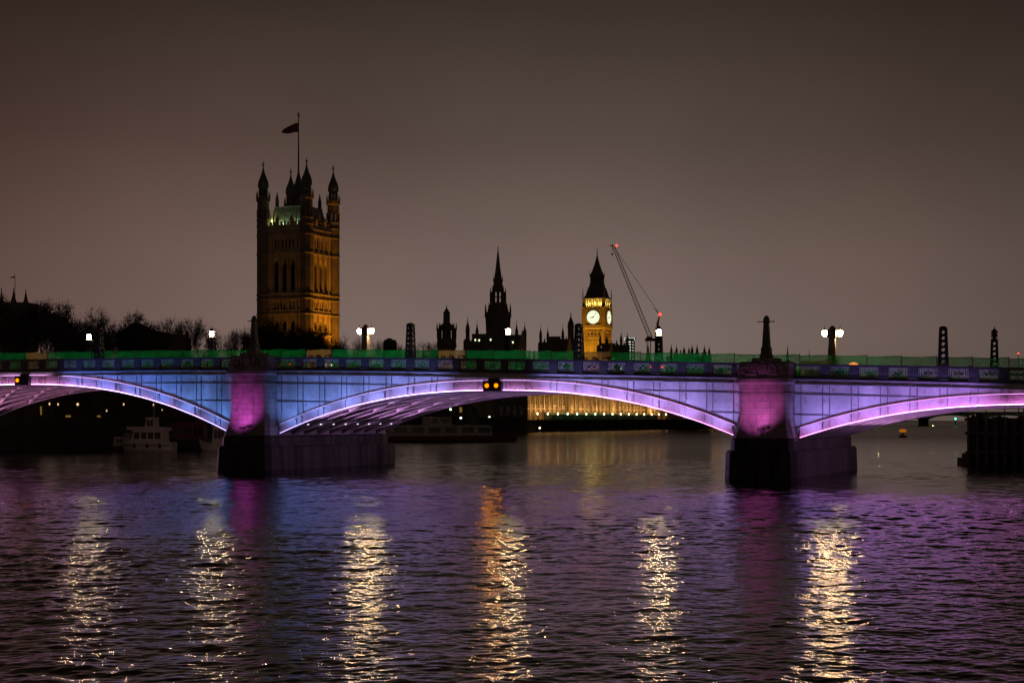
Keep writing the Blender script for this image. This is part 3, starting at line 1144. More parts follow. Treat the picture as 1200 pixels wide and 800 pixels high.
# red signal near the right end
sgn = empty("traffic_signal", BW(42.0, 1.2, T(42) - 1.22), -TH, "small signal with a red light peeping over the parapet at right", "traffic signal")
q = MB(); q.tube((0, 0, 0), (0, 0, 1.05), .05, .05, 8); q.box(-.14, .14, -.1, .1, .9, 1.36); q.build("post", M['blackiron'], sgn)
q = MB(); q.tube((0, -.13, 1.16), (0, -.102, 1.16), .09, .09, 12); q.build("lens", E['red'], sgn)

# ================================================================== background beyond the bridge
PHI = R(24.6)

def open_stage(mb, c, r, z0, z1, n=8, post=.35, rot=math.pi / 8, ringh=.4):
    """octagonal stage of posts one can see through"""
    for i in range(n):
        an = rot + 2 * math.pi * i / n
        mb.tube((c[0] + r * math.cos(an), c[1] + r * math.sin(an), z0), (c[0] + r * math.cos(an), c[1] + r * math.sin(an), z1), post, post, 6)
    mb.lathe([(r * 1.06, z0 - ringh), (r * 1.06, z0)], n, c, rot)
    mb.lathe([(r * 1.06, z1), (r * 1.06, z1 + ringh)], n, c, rot)

def gothic_spire(mb, c, r, z0, z1, n=8):
    h = z1 - z0
    mb.lathe([(r, z0), (r * 1.12, z0 + h * .04), (r * .95, z0 + h * .10), (r * .62, z0 + h * .36), (r * .3, z0 + h * .68), (r * .09, z0 + h * .9), (r * .05, z1)], n, c, math.pi / 8)

def crocket_turret(mb, c, r, z0, z1, zt):
    """slim octagonal turret: body z0..z1, ogee cap to zt"""
    mb.lathe([(r, z0), (r, z1 - .4), (r * 1.25, z1 - .2), (r * 1.25, z1)], 8, c, math.pi / 8)
    h = zt - z1
    mb.lathe([(r * 1.0, z1), (r * 1.05, z1 + h * .12), (r * .95, z1 + h * .28), (r * .55, z1 + h * .45), (r * .22, z1 + h * .65), (r * .10, z1 + h * .85), (r * .04, z1 + h)], 8, c, math.pi / 8)
    mb.lathe([(.02, z1 + h * .86 - r * .22), (r * .24, z1 + h * .86), (.02, z1 + h * .86 + r * .22)], 6, c)

def arch_fill(mb, xf, x0, x1, z0, z1, t, m=0):
    """pointed-arch corners inside a rectangular opening (z0 spring line, z1 apex)"""
    xm = (x0 + x1) / 2
    for a, s in ((x0, 1), (x1, -1)):
        pts = [(a, z0), (a, z1), (xm, z1), (xm - s * (x1 - x0) * .22, z0 + (z1 - z0) * .72), (a + s * (x1 - x0) * .10, z0 + (z1 - z0) * .38)]
        if s < 0:
            pts = pts[::-1]
        pts = pts[::-1]
        f = [xf(Vector((p[0], .004, p[1]))) for p in pts]
        bk = [xf(Vector((p[0], t - .004, p[1]))) for p in pts]
        mb.loft([bk, f], m)

def face_xf(i, half, out):
    """face i of a square tower: 0 = -y, 1 = +x, 2 = +y, 3 = -x.  x runs 0..2*half"""
    a = i * math.pi / 2
    ca, sa_ = math.cos(a), math.sin(a)
    def xf(p):
        x, y, z = p.x - half, -out + p.y, p.z
        return (x * ca - y * sa_, x * sa_ + y * ca, z)
    return xf

# ---------------------------------------------------------------- the big square tower with four turrets
def victoria():
    t = empty("square_tower", (-82.35, 609, 0), -PHI, "tall square gothic tower with four corner turrets and a flag, amber lit on one face", "tower")
    hf, base, top = 9.7, 4.0, 78.5
    wl = MB()
    core = MB()
    core.box(-8.6, 8.6, -8.6, 8.6, base, top - 1.2)
    core.build("window", M['dark'], t)
    for i in range(4):
        out = 9.9
        w = 2 * hf
        holes = []
        for cx in (-3.7, 0, 3.7):
            holes.append((hf + cx - 1.05, hf + cx + 1.05, 53.0 - base, 65.6 - base))
        for k in range(9):
            cx = -5.6 + 1.4 * k
            holes.append((hf + cx - .33, hf + cx + .33, 46.6 - base, 49.3 - base))
        for k in range(8):
            cx = -5.6 + 1.6 * k
            holes.append((hf + cx - .4, hf + cx + .4, 69.8 - base, 73.0 - base))
        for cx in (-3.7, 0, 3.7):
            holes.append((hf + cx - .95, hf + cx + .95, 38.2 - base, 42.8 - base))
        x0 = face_xf(i, hf, out)
        xf = lambda p, x0=x0: x0(Vector((p.x, p.y, p.z + base)))
        wl.wall(w, top - base, 1.1, holes, xf)
        for cx in (-3.7, 0, 3.7):
            arch_fill(wl, xf, hf + cx - 1.05, hf + cx + 1.05, 62.6 - base, 65.6 - base, 1.0)
            arch_fill(wl, xf, hf + cx - .95, hf + cx + .95, 40.6 - base, 42.8 - base, 1.0)
        def slab(xa, xb, d, z0, z1):
            c = [x0(Vector(p)) for p in ((xa, -d, z0), (xb, -d, z0), (xb, -.003, z0), (xa, -.003, z0), (xa, -d, z1), (xb, -d, z1), (xb, -.003, z1), (xa, -.003, z1))]
            wl.add(c, [(0, 3, 2, 1), (4, 5, 6, 7), (0, 1, 5, 4), (1, 2, 6, 5), (2, 3, 7, 6), (3, 0, 4, 7)])
        # string courses, mullions and thin buttresses
        for z0, z1, d in ((44.3, 44.9, .45), (45.6, 46.0, .3), (50.0, 50.5, .45), (51.9, 52.5, .5), (67.2, 67.8, .4), (74.2, 74.9, .5), (76.4, 76.9, .4), (36.4, 37.0, .4), (28, 28.6, .4)):
            slab(2.0, w - 2.0, d, z0, z1)
        for cx in (-5.5, -1.85, 1.85, 5.5):
            for z0, z1 in ((53.0, 67.1), (46.1, 49.9), (37.1, 44.2), (68, 74.1), (28.7, 36.3)):
                slab(hf + cx - .28, hf + cx + .28, .38, z0, z1)
        for k in range(14):
            cx = -6.4 + .985 * k
            slab(hf + cx - .1, hf + cx + .1, .16, 50.6, 51.8)
            slab(hf + cx - .1, hf + cx + .1, .16, 75.0, 76.3)
        # pierced parapet and little gablets
        for k in range(9):
            cx = -6.4 + 1.6 * k
            p0 = x0(Vector((hf + cx - .45, .1, top)))
            a = x0(Vector((hf + cx + .45, .9, top + 1.3)))
            wl.box(min(p0[0], a[0]), max(p0[0], a[0]), min(p0[1], a[1]), max(p0[1], a[1]), top - .05, top + 1.3)
        for cx in (-3.2, 3.2):
            p = x0(Vector((hf + cx, .5, top)))
            wl.square([(.75, 0), (.75, 2.2), (.1, 3.9)], (p[0], p[1], top))
        for cx in (-5.2, 0, 5.2):
            p = x0(Vector((hf + cx, .5, top)))
            wl.square([(.22, 0), (.2, 3.6), (.02, 6.0)], (p[0], p[1], top))
    wl.build("wall", M['stone'], t)
    # corner turrets
    for sx, sy in ((1, -1), (-1, -1), (1, 1), (-1, 1)):
        c = (sx * hf, sy * hf, 0)
        m = MB()
        r = 2.45
        m.lathe([(r + .15, base), (r + .15, 28), (r, 28.3), (r, 81)], 8, c, math.pi / 8)
        for z in (44.4, 50.2, 52.0, 67.4, 74.5, 78.2, 80.6):
            m.lathe([(r + .03, z - .25), (r + .25, z), (r + .25, z + .35), (r + .03, z + .5)], 8, c, math.pi / 8)
        open_stage(m, c, 2.1, 81.4, 84.8, 8, .42)
        m.lathe([(2.3, 85.0), (2.3, 87.6), (2.75, 88.0), (2.75, 89.3)], 8, c, math.pi / 8)
        for i in range(8):
            an = math.pi / 8 + i * math.pi / 4
            m.square([(.16, 0), (.12, 1.5), (.02, 2.6)], (c[0] + 2.55 * math.cos(an), c[1] + 2.55 * math.sin(an), 89.2))
        open_stage(m, c, 1.5, 89.8, 92.3, 8, .3)
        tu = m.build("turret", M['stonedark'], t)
        s = MB()
        s.lathe([(1.75, 92.6), (2.05, 93.2), (2.1, 94.2), (1.85, 95.6), (1.2, 97.2), (.62, 98.8), (.3, 100.2), (.16, 101.4)], 8, c, math.pi / 8)
        s.build("spire", M['ironroof'], tu)
        f = MB()
        f.lathe([(.05, 101.2), (.5, 101.8), (.5, 102.2), (.15, 102.6), (.05, 103.8)], 8, c)
        f.build("finial", M['gold'], tu)
    rf = MB()
    rf.square([(8.2, 77.4), (6.6, 85.6), (6.7, 85.7), (6.7, 86.0)])
    rf.build("roof", M['roofpale'], t)
    ln = MB()
    ln.lathe([(3.6, 85.95), (3.6, 90.0), (3.0, 90.6), (2.5, 93.0), (1.3, 96.0), (.6, 98.6), (.3, 100.2)], 8, (0, 0, 0), math.pi / 8)
    for i in range(8):
        an = i * math.pi / 4
        ln.square([(.2, 0), (.18, 3.2), (.02, 5.2)], (4.3 * math.cos(an), 4.3 * math.sin(an), 86))
    for sx, sy in ((1, -1), (-1, -1), (1, 1), (-1, 1)):
        ln.square([(.5, 0), (.5, 2.5), (.05, 5.8)], (sx * 5.9, sy * 5.9, 86.0))
    ln.build("roof_lantern", M['ironroof'], t)
    fp = MB()
    fp.tube((0, 0, 100), (0, 0, 121.2), .34, .16, 8)
    pole = fp.build("flagpole", M['blackiron'], t)
    cr_ = MB()
    cr_.lathe([(.1, 121), (.5, 121.5), (.5, 122.2), (.1, 122.8), (.05, 123.6)], 8)
    cr_.build("finial", M['gold'], pole)
    fl = MB()
    # the flag streams to the left and droops
    nx, nz = 14, 6
    vs, fs = [], []
    dirx = Vector((-math.cos(PHI), -math.sin(PHI), 0))
    for j in range(nz + 1):
        for i in range(nx + 1):
            q = i / nx
            drop = 2.6 * q ** 1.3
            hgt = 3.7 * (1 - .62 * q ** 1.6)
            d = dirx * (6.0 * q)
            side = .35 * math.sin(q * 8 + j * .5) * q
            vs.append((d.x - .35 * q + side * .4, d.y + side, 118.9 - drop - hgt * j / nz + .15 * math.sin(q * 7)))
    for j in range(nz):
        for i in range(nx):
            k = j * (nx + 1) + i
            fs.append((k, k + 1, k + nx + 2, k + nx + 1))
    fl.add(vs, fs)
    fl.build("flag", M['flag'], pole, smooth=True)
    # floodlights: amber at the foot of the river face, a weak one to the left face, pale green behind the parapet
    for y in (-6, 0, 6):
        spot("tower_floodlight", (24, y, 6), (9.9, y, 36), 78000, (1.0, .37, .02), 58, .9, .4, t)
    for x in (-1, 6):
        spot("tower_floodlight", (x, -22, 6), (x, -9.9, 31), 9500, (1.0, .38, .02), 50, .9, .4, t)
    for x in (-6.2, -2.0, 2.2, 6.2):
        point("roof_floodlight", (x, -8.35, 79.2), 120, (.62, 1.0, .55), .2, t)
    point("roof_floodlight", (-7.4, -8.2, 80.5), 160, (.95, 1.0, .25), .2, t)
victoria()

# ---------------------------------------------------------------- the clock tower
def clock_tower():
    Yc = 888
    c = at(699.8, 489, Yc)
    t = empty("clock_tower", (c.x, Yc, 0), -R(21.5), "golden floodlit clock tower with glowing white dials under a pointed dark spire", "clock tower")
    hf = 6.1
    base = 4.0
    z_cl0, z_cl1, z_bel, z_rf = 55.5, 70.8, 71.2, 78.5
    m = MB()
    m.box(-hf + .5, hf - .5, -hf + .5, hf - .5, base, 54)
    for i in range(4):
        x0 = face_xf(i, hf, hf)
        xf = lambda p, x0=x0: x0(Vector((p.x, p.y, p.z + base)))
        holes = []
        for cx in (-2.3, -.75, .75, 2.3):
            for z0 in (10, 20, 32):
                holes.append((hf + cx - .32, hf + cx + .32, z0 - base, z0 + (8 if z0 < 32 else 13) - base))
        for cx in (-3.2, -1.07, 1.07, 3.2):
            holes.append((hf + cx - .5, hf + cx + .5, 51.2 - base, 52.4 - base))
        m.wall(2 * hf, 54 - base, .45, holes, xf)
        def slab(xa, xb, d, z0, z1):
            cc = [x0(Vector(p)) for p in ((xa, -d, z0), (xb, -d, z0), (xb, -.003, z0), (xa, -.003, z0), (xa, -d, z1), (xb, -d, z1), (xb, -.003, z1), (xa, -.003, z1))]
            m.add(cc, [(0, 3, 2, 1), (4, 5, 6, 7), (0, 1, 5, 4), (1, 2, 6, 5), (2, 3, 7, 6), (3, 0, 4, 7)])
        for z in (18.6, 30.5, 47.8, 49.8, 53.2):
            slab(0.3, 2 * hf - .3, .10 if 40 < z < 52 else .28, z, z + .5)
        for cx in (-4.0, -3.0, -1.5, 0, 1.5, 3.0, 4.0):
            slab(hf + cx - .14, hf + cx + .14, .22, 31.2, 47.6)
    for sx, sy in ((1, -1), (-1, -1), (1, 1), (-1, 1)):
        m.lathe([(1.15, base), (1.15, 54), (1.5, 55.6), (1.5, 70.6), (1.2, 71)], 8, (sx * (hf - .5), sy * (hf - .5), 0), math.pi / 8)
    # corbelled clock stage
    m.square([(hf, 53.9), (hf + .75, 55.5), (hf + .75, 70.6), (hf + 1.05, 70.8), (hf + 1.05, 71.4)])
    for i in range(4):
        x0 = face_xf(i, hf, hf + .75)
        def slab(xa, xb, d, z0, z1):
            cc = [x0(Vector(p)) for p in ((xa, -d, z0), (xb, -d, z0), (xb, -.003, z0), (xa, -.003, z0), (xa, -d, z1), (xb, -d, z1), (xb, -.003, z1), (xa, -.003, z1))]
            m.add(cc, [(0, 3, 2, 1), (4, 5, 6, 7), (0, 1, 5, 4), (1, 2, 6, 5), (2, 3, 7, 6), (3, 0, 4, 7)])
        slab(1.2, 1.6, .3, 56, 70.4)
        slab(2 * hf - 1.6, 2 * hf - 1.2, .3, 56, 70.4)
        slab(1.65, 2 * hf - 1.65, .25, 57.0, 57.6)
        slab(1.65, 2 * hf - 1.65, .25, 69.4, 70.0)
    m.build("wall", M['stone'], t)
    # dials
    for i in range(4):
        x0 = face_xf(i, hf, hf + .75)
        def P(x, d, z): return Vector(x0(Vector((hf + x, -d, 61.3 + z))))
        rr = MB()
        rr.tube(P(0, .002, 0), P(0, .22, 0), 3.9, 3.9, 40)
        dial = rr.build("clock_rim", M['gold'], t)
        d = MB()
        d.tube(P(0, .222, 0), P(0, .27, 0), 3.72, 3.72, 40)
        d.build("clock_dial", E['clock'], dial)
        mk = MB()
        for k in range(12):
            an = k * math.pi / 6
            s, c_ = math.sin(an), math.cos(an)
            mk.bar(P(s * 2.55, .30, c_ * 2.55), P(s * 3.3, .30, c_ * 3.3), .13, .04, up=P(0, 1, 0) - P(0, 0, 0))
        for rad in (2.35, 3.45):
            ps = [P(rad * math.cos(a), .30, rad * math.sin(a)) for a in [j * math.pi / 18 for j in range(36)]]
            for j in range(36):
                mk.bar(ps[j], ps[(j + 1) % 36], .07, .04, up=P(0, 1, 0) - P(0, 0, 0))
        mk.build("numeral_ring", M['blackiron'], dial)
        hd = MB()
        an = R(-100); hd.bar(P(-.5 * math.sin(an), .35, -.5 * math.cos(an)), P(1.9 * math.sin(an), .35, 1.9 * math.cos(an)), .42, .05, up=P(0, 1, 0) - P(0, 0, 0))
        an = R(40); hd.bar(P(-.8 * math.sin(an), .40, -.8 * math.cos(an)), P(3.3 * math.sin(an), .40, 3.3 * math.cos(an)), .2, .05, up=P(0, 1, 0) - P(0, 0, 0))
        hd.tube(P(0, .3, 0), P(0, .45, 0), .35, .35, 12)
        hd.build("clock_hand", M['blackiron'], dial)
    # belfry
    b = MB()
    b.square([(4.6, 71.35), (4.6, 78.3)])
    for i in range(4):
        x0 = face_xf(i, hf, hf - .1)
        for k in range(9):
            p = x0(Vector((hf - 4.8 + 1.2 * k, .25, 0)))
            b.box(p[0] - .24, p[0] + .24, p[1] - .24, p[1] + .24, 71.35, 77.6)
    for sx, sy in ((1, -1), (-1, -1), (1, 1), (-1, 1)):
        b.square([(.75, 71.35), (.75, 78.0)], (sx * (hf - .3), sy * (hf - .3), 0))
    b.square([(hf + .2, 77.6), (hf + .5, 78.1), (hf + .5, 78.6)])
    b.build("belfry", M['stone'], t)
    for i in range(4):
        x0 = face_xf(i, hf, hf - .1)
        for cx in (-3.4, 0, 3.4):
            p = x0(Vector((hf + cx, .75, 0)))
            point("belfry_light", (p[0], p[1], 74.2), 480, (1.0, .82, .20), .45, t)
            p = x0(Vector((hf + cx, -1.1, 0)))
            spot("belfry_light", (p[0], p[1], 71.6), (p[0] * .8, p[1] * .8, 78), 420, (1.0, .82, .22), 120, .8, .4, t)
    # roof, lantern stage and spire
    rf = MB()
    rf.square([(hf + .1, 78.55), (hf - .9, 80.6), (4.2, 85.5), (3.3, 88.3), (3.5, 88.5), (3.5, 89.2)])
    for i in range(4):
        x0 = face_xf(i, 3.0, 2.9)
        for k in range(7):
            p = x0(Vector((k * 1.0, .1, 0)))
            rf.box(p[0] - .18, p[0] + .18, p[1] - .18, p[1] + .18, 89.1, 93.0)
    rf.square([(2.3, 89.0), (2.3, 93.2)])
    rf.square([(3.2, 92.9), (3.45, 93.3), (3.3, 94.0), (2.3, 97.2), (1.45, 101.0), (.8, 104.6), (.32, 108.0), (.12, 109.6)])
    for z, r_ in ((82.0, 5.0), (84.2, 4.4)):
        for i in range(4):
            x0 = face_xf(i, 4, r_)
            for cx in (-2, 0, 2):
                p = x0(Vector((4 + cx, -.1, 0)))
                rf.square([(.45, 0), (.45, .8), (.03, 1.8)], (p[0], p[1], z))
    for sx, sy in ((1, -1), (-1, -1), (1, 1), (-1, 1)):
        rf.square([(.22, 78.6), (.2, 82), (.03, 86.0)], (sx * (hf + .2), sy * (hf + .2), 0))
        rf.square([(.14, 93.3), (.03, 98.0)], (sx * 3.3, sy * 3.3, 0))
    rf.build("spire", M['ironroof'], t)
    f = MB()
    f.lathe([(.1, 109.4), (.5, 110.2), (.1, 111), (.35, 111.6), (.06, 112.2), (.05, 114.2)], 8)
    f.bar((-.6, 0, 113.2), (.6, 0, 113.2), .12, .12)
    f.build("finial", M['gold'], t)
    for a_ in (-4, 4):
        spot("tower_floodlight", (a_, -22, 5), (a_, -hf, 34), 110000, (1.0, .43, .02), 62, .9, .4, t)
        spot("tower_floodlight", (22, a_, 5), (hf, a_, 34), 70000, (1.0, .43, .02), 62, .9, .4, t)
        spot("tower_floodlight", (a_, -14, 26), (a_, -hf, 52), 9000, (1.0, .5, .04), 62, .9, .4, t)
clock_tower()
# true heights of the stages above the shaft
OLDZ = [0, 55.5, 70.8, 71.35, 78.5, 89.0, 93.0, 109.6, 114.2]
NEWZ = [0, 55.6, 66.6, 66.95, 71.9, 80.2, 84.2, 97.0, 101.0]
for o in bpy.data.objects["clock_tower"].children:
    if o.type == 'MESH':
        if o.name.startswith("clock_rim"):
            continue
        me = o.data
        co = np.empty(len(me.vertices) * 3)
        me.vertices.foreach_get("co", co)
        co[2::3] = np.interp(co[2::3], OLDZ, NEWZ)
        me.vertices.foreach_set("co", co)
        me.update()
    elif o.type == 'LIGHT' and o.location.z > 56:
        o.location.z = float(np.interp(o.location.z, OLDZ, NEWZ))

# ---------------------------------------------------------------- central spire and its block
def block_local(px0, px1, Y):
    a = at(px0, 489, Y); b = at(px1, 489, Y)
    return (a.x + b.x) / 2, (b.x - a.x) / 2

def central():
    Y = 740; k = Y / FPX
    xc = at(583.6, 489, Y).x
    t = empty("spired_tower", (xc, Y, 0), -PHI, "slender dark spire on an octagonal tower ringed with pinnacles, left of the clock tower", "tower")
    Z = lambda py: zat(py, Y)
    r = lambda px: px * k / 2
    m = MB()
    m.lathe([(r(30), 4), (r(30), Z(391)), (r(28), Z(390)), (r(30), Z(369)), (r(29), Z(367)), (r(25), Z(365)), (r(22), Z(358)), (r(16), Z(355))], 8, (0, 0, 0), math.pi / 8)
    open_stage(m, (0, 0, 0), r(13.2), Z(354.5), Z(342), 8, .55, ringh=.5)
    for i in range(8):
        an = math.pi / 8 + i * math.pi / 4
        ca, sa_ = math.cos(an), math.sin(an)
        m.square([(.3, Z(356)), (.28, Z(344)), (.03, Z(336))], (r(17.5) * ca, r(17.5) * sa_, 0))
        m.square([(.36, Z(372)), (.3, Z(362)), (.03, Z(355))], (r(29) * ca, r(29) * sa_, 0))
        m.bar((r(14) * ca, r(14) * sa_, Z(347)), (r(17.5) * ca, r(17.5) * sa_, Z(350)), .3)
    m.bar((-r(13), 0, Z(348)), (r(13), 0, Z(348)), .35)
    m.bar((0, -r(13), Z(348)), (0, r(13), Z(348)), .35)
    m.lathe([(r(14.6), Z(341)), (r(13), Z(336)), (r(10.4), Z(333)), (r(10.6), Z(328)), (r(9.2), Z(327)), (r(5.6), Z(314)), (r(2.6), Z(300)), (r(.9), Z(292)), (.06, Z(289))], 8, (0, 0, 0), math.pi / 8)
    for i in range(8):
        an = math.pi / 8 + i * math.pi / 4
        m.square([(.22, Z(330)), (.03, Z(322))], (r(10.5) * math.cos(an), r(10.5) * math.sin(an), 0))
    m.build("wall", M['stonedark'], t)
    f = MB(); f.lathe([(.05, Z(291)), (.4, Z(290.2)), (.05, Z(289.4)), (.05, Z(287.5))], 8); f.build("finial", M['gold'], t)
central()

def turreted_block(px0, px1, Y, roof_py, turrets, label, name="palace_block", steps=(), windows=(), depth=14, small=9, mat_=None):
    k = Y / FPX
    xc, hw = block_local(px0, px1, Y)
    t = empty(name, (xc, Y, 0), 0, label, "building")
    Z = lambda py: zat(py, Y)
    X = lambda px: (px - 600) * k - xc
    m = MB()
    m.box(-hw, hw, 0, depth, 4, Z(roof_py))
    for a, b, pz in steps:
        m.box(X(a), X(b), .4, depth - .4, Z(roof_py) - .5, Z(pz))
    rnd = random.Random(px0)
    # crenellated edge and small pinnacles along it
    n = max(3, int(2 * hw / 1.7))
    for i in range(n):
        x = -hw + (i + .5) * 2 * hw / n
        m.box(x - .45, x + .45, .05, .6, Z(roof_py) - .05, Z(roof_py) + .8)
    for i in range(small):
        x = -hw + (i + .5) * 2 * hw / small
        h = rnd.uniform(1.8, 3.4)
        m.square([(.32, 0), (.3, h * .55), (.03, h)], (x, .4, Z(roof_py)))
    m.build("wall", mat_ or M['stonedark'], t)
    for px, pt, wpx in turrets:
        q = MB()
        zt = Z(pt)
        r = wpx * k / 2 / 1.25
        hz = min(18 * k, (zt - Z(roof_py)) * .72)
        crocket_turret(q, (X(px), r * .6, 0), r, 4, zt - hz, zt)
        # open arcade below the cap
        q.build("turret", mat_ or M['stonedark'], t)
    for px, pyw, e in windows:
        q = MB()
        q.box(X(px) - .32, X(px) + .32, -.06, -.003, Z(pyw) - .42, Z(pyw) + .42)
        q.build("window", e, t)
    return t

turreted_block(543, 617, 724, 399, [(548, 370, 6.2), (559, 374, 4.8), (605.4, 374, 5.0), (615, 376, 5.4)],
               "broad dark turreted block under the slender spire with a few lit windows",
               steps=[(553, 572, 391), (572, 598, 386), (598, 611, 392)],
               windows=[(557, 398.3, E['window']), (561.5, 398.6, E['window']), (575, 398, E['window']), (601, 401, E['window'])])
turreted_block(631, 676, 760, 401, [(633.6, 379, 4.4), (642, 381, 4.0), (659.6, 378, 4.2), (669, 365, 9.5)],
               "dark turreted roofline with one tall pointed turret left of the clock tower", steps=[(644, 657, 394), (657, 676, 397)])
turreted_block(701, 738, 770, 404, [(703.4, 388, 3.6), (711, 391, 4.4), (728, 387, 3.8), (735.2, 388, 3.8), (722.5, 399, 2.2)],
               "low dark turreted roofline in front of the clock tower's right edge", steps=[(705, 721, 402)],
               windows=[(704.0, 406.5, E['winpink'])], small=6)
t8 = turreted_block(784, 834, 720, 417, [(786.8, 401.5, 3.8), (793, 402.5, 3.8), (801.6, 403.5, 3.8), (807.5, 404, 3.4), (811.2, 401.5, 4.2), (817, 401.5, 3.8), (825.6, 402.5, 3.6), (831.2, 404, 3.6)],
               "row of eight dark pointed turrets standing right of the crane", small=4)

def vent_tower():
    Y = 700; k = Y / FPX
    t = empty("lantern_tower", (at(523.4, 489, Y).x, Y, 0), -PHI, "small dark columned lantern tower with a domed cap, left of the slender spire", "tower")
    Z = lambda py: zat(py, Y)
    r = lambda px: px * k / 2
    m = MB()
    m.lathe([(r(21), 4), (r(21), Z(408)), (r(23.5), Z(407)), (r(23.5), Z(405)), (r(22), Z(397))], 8, (0, 0, 0), math.pi / 8)
    open_stage(m, (0, 0, 0), r(21), Z(397), Z(386.5), 8, .42, ringh=.5)
    for i in range(8):
        an = i * math.pi / 4
        m.tube((r(20) * math.cos(an), r(20) * math.sin(an), Z(397)), (r(20) * math.cos(an), r(20) * math.sin(an), Z(386)), .25, .25, 6)
        an += math.pi / 8
        m.square([(.25, Z(387)), (.22, Z(382)), (.03, Z(378))], (r(22.5) * math.cos(an), r(22.5) * math.sin(an), 0))
    m.lathe([(r(9), Z(398)), (r(9), Z(385))], 8)
    m.lathe([(r(23), Z(386)), (r(20), Z(384.5)), (r(14), Z(381)), (r(9), Z(378.8)), (r(8), Z(378)), (r(7.8), Z(367.5)), (r(8.6), Z(367)), (r(7), Z(365.5)), (r(4), Z(363)), (r(1.4), Z(361)), (r(.6), Z(357.5))], 8, (0, 0, 0), math.pi / 8)
    m.build("wall", M['stonedark'], t)
vent_tower()

def far_spire(px, py, w, Y, label):
    k = Y / FPX
    t = empty("church_spire", (at(px, 489, Y).x, Y, 0), 0, label, "spire")
    m = MB()
    zt = zat(py, Y)
    m.square([(w * k * .55, 4), (w * k * .55, zt - 22 * k), (w * k * .3, zt - 16 * k), (w * k * .12, zt - 7 * k), (.03, zt)])
    for sx in (-1, 1):
        m.square([(.2, zt - 23 * k), (.02, zt - 17 * k)], (sx * w * k * .5, -w * k * .5, 0))
    m.build("wall", M['stonedark'], t)
far_spire(469.5, 403, 3, 1000, "tiny dark spire left of the near lattice pylon by the small lantern tower")
far_spire(496.3, 401, 3.5, 1000, "tiny dark spire between the near lattice pylon and the small lantern tower")
far_spire(923, 404, 4.5, 1100, "thin distant spire behind the fence right of the pink-lit pier")
far_spire(948.5, 408, 3, 1200, "faint distant spire tip just above the yellowish banner")

def chimney_block():
    Y = 640; k = Y / FPX
    t = empty("dark_house", (at(455, 489, Y).x, Y, 0), -R(10), "dark block with a stepped top between the double lamp and the lattice pylon", "building")
    Z = lambda py: zat(py, Y)
    m = MB()
    m.box(-6.0 * k, 6.0 * k, 0, 6, 4, Z(399.5))
    m.box(-5.0 * k, 5.0 * k, .4, 5.6, Z(399.6), Z(397.6))
    m.box(-2.6 * k, 1.8 * k, 1, 4, Z(397.7), Z(396))
    m.build("wall", M['brickdark'], t)
chimney_block()

# ---------------------------------------------------------------- palace river front, terrace and its lamps
def river_front():
    base = Vector((TERR0.x, TERR0.y, 0))
    ang = math.atan2(PB[1], PB[0])
    t = empty("palace_river_front", base, ang, "long golden floodlit palace front with rows of tall windows above the river terrace", "building")
    # local x along the river, local y to the left (inland)
    L, y0, zb, zt = 270.0, 10.0, 4.2, 27.0
    bay = 4.5
    n = int(L / bay)
    m = MB(); gl = MB()
    holes = []
    for i in range(n):
        x = (i + .5) * bay
        for z0, z1 in ((1.2, 3.2), (5.2, 10.6), (12.6, 18.2)):
            holes.append((x - 1.25, x - .12, z0, z1))
            holes.append((x + .12, x + 1.25, z0, z1))
    xf = lambda p: (p.x, y0 + p.y, p.z + zb)
    m.wall(L, zt - zb, .7, holes, xf)
    m.box(0, L, y0 + 1.2, y0 + 18, zb, zt - .5)
    for i in range(n + 1):
        x = i * bay
        m.square([(.42, zb), (.42, zt + 1), (.3, zt + 1.4), (.03, zt + 4)], (x, y0 - .43, 0))
    for z, d in ((8.4, .75), (9.6, .3), (15.6, .75), (16.9, .3), (23.2, .7), (26.4, .7)):
        for i in range(n):
            m.box(i * bay + .43, (i + 1) * bay - .43, y0 - d, y0 - .003, z, z + .5)
    for k_ in range(6):
        x = 18 + k_ * 46
        m.lathe([(1.5, zb), (1.5, zt + 4), (.05, zt + 11)], 8, (x, y0 - 1.6, 0))
    m.build("wall", M['stone'], t)
    gl.box(.5, L - .5, y0 + .75, y0 + .9, zb, zt - 1)
    gl.build("window", M['dark'], t)
    fl = MB()
    fl.box(0, L, 1.3, y0 - .02, 3.9, 4.28)
    fl.build("terrace", M['wallstone'], t)
    aw = MB()
    rnd = random.Random(3)
    for i in range(24):
        x = 40 + i * 5.0
        aw.loft([[(x, 5.2, 4.3), (x + 4.6, 5.2, 4.3), (x + 4.6, 8.8, 4.3), (x, 8.8, 4.3)], [(x, 5.2, 6.3), (x + 4.6, 5.2, 6.3), (x + 4.6, 8.8, 7.2), (x, 8.8, 7.2)]])
    aw.build("awning", mat("awning_green", (.10, .16, .10), .8, .4, .3), t)
    # floodlights on the terrace, one short row per stretch
    for i in range(9):
        d = bpy.data.lights.new("terrace_floodlight", 'AREA')
        d.shape = 'RECTANGLE'
        d.size, d.size_y = 28.0, .35
        d.energy = 1700
        d.color = (1.0, .54, .19)
        o = bpy.data.objects.new("terrace_floodlight", d)
        COL.objects.link(o)
        o.parent = t
        o.location = (15 + i * 30, y0 - 5.2, 8.2)
        dr = Vector((0, 3.2, 10.0))
        o.rotation_euler = dr.to_track_quat('-Z', 'Y').to_euler()
        o.rotation_euler = Euler((R(118), 0, 0))
    for i in range(n):
        if rnd.random() < .55:
            spot("terrace_floodlight", (i * bay, y0 - 1.5, 8.0 if i % 2 else 15), (i * bay, y0 - .4, 19), 160 + 260 * rnd.random(), (1.0, .68, .3), 100, .9, .2, t)
    return t, ang
front, f_ang = river_front()

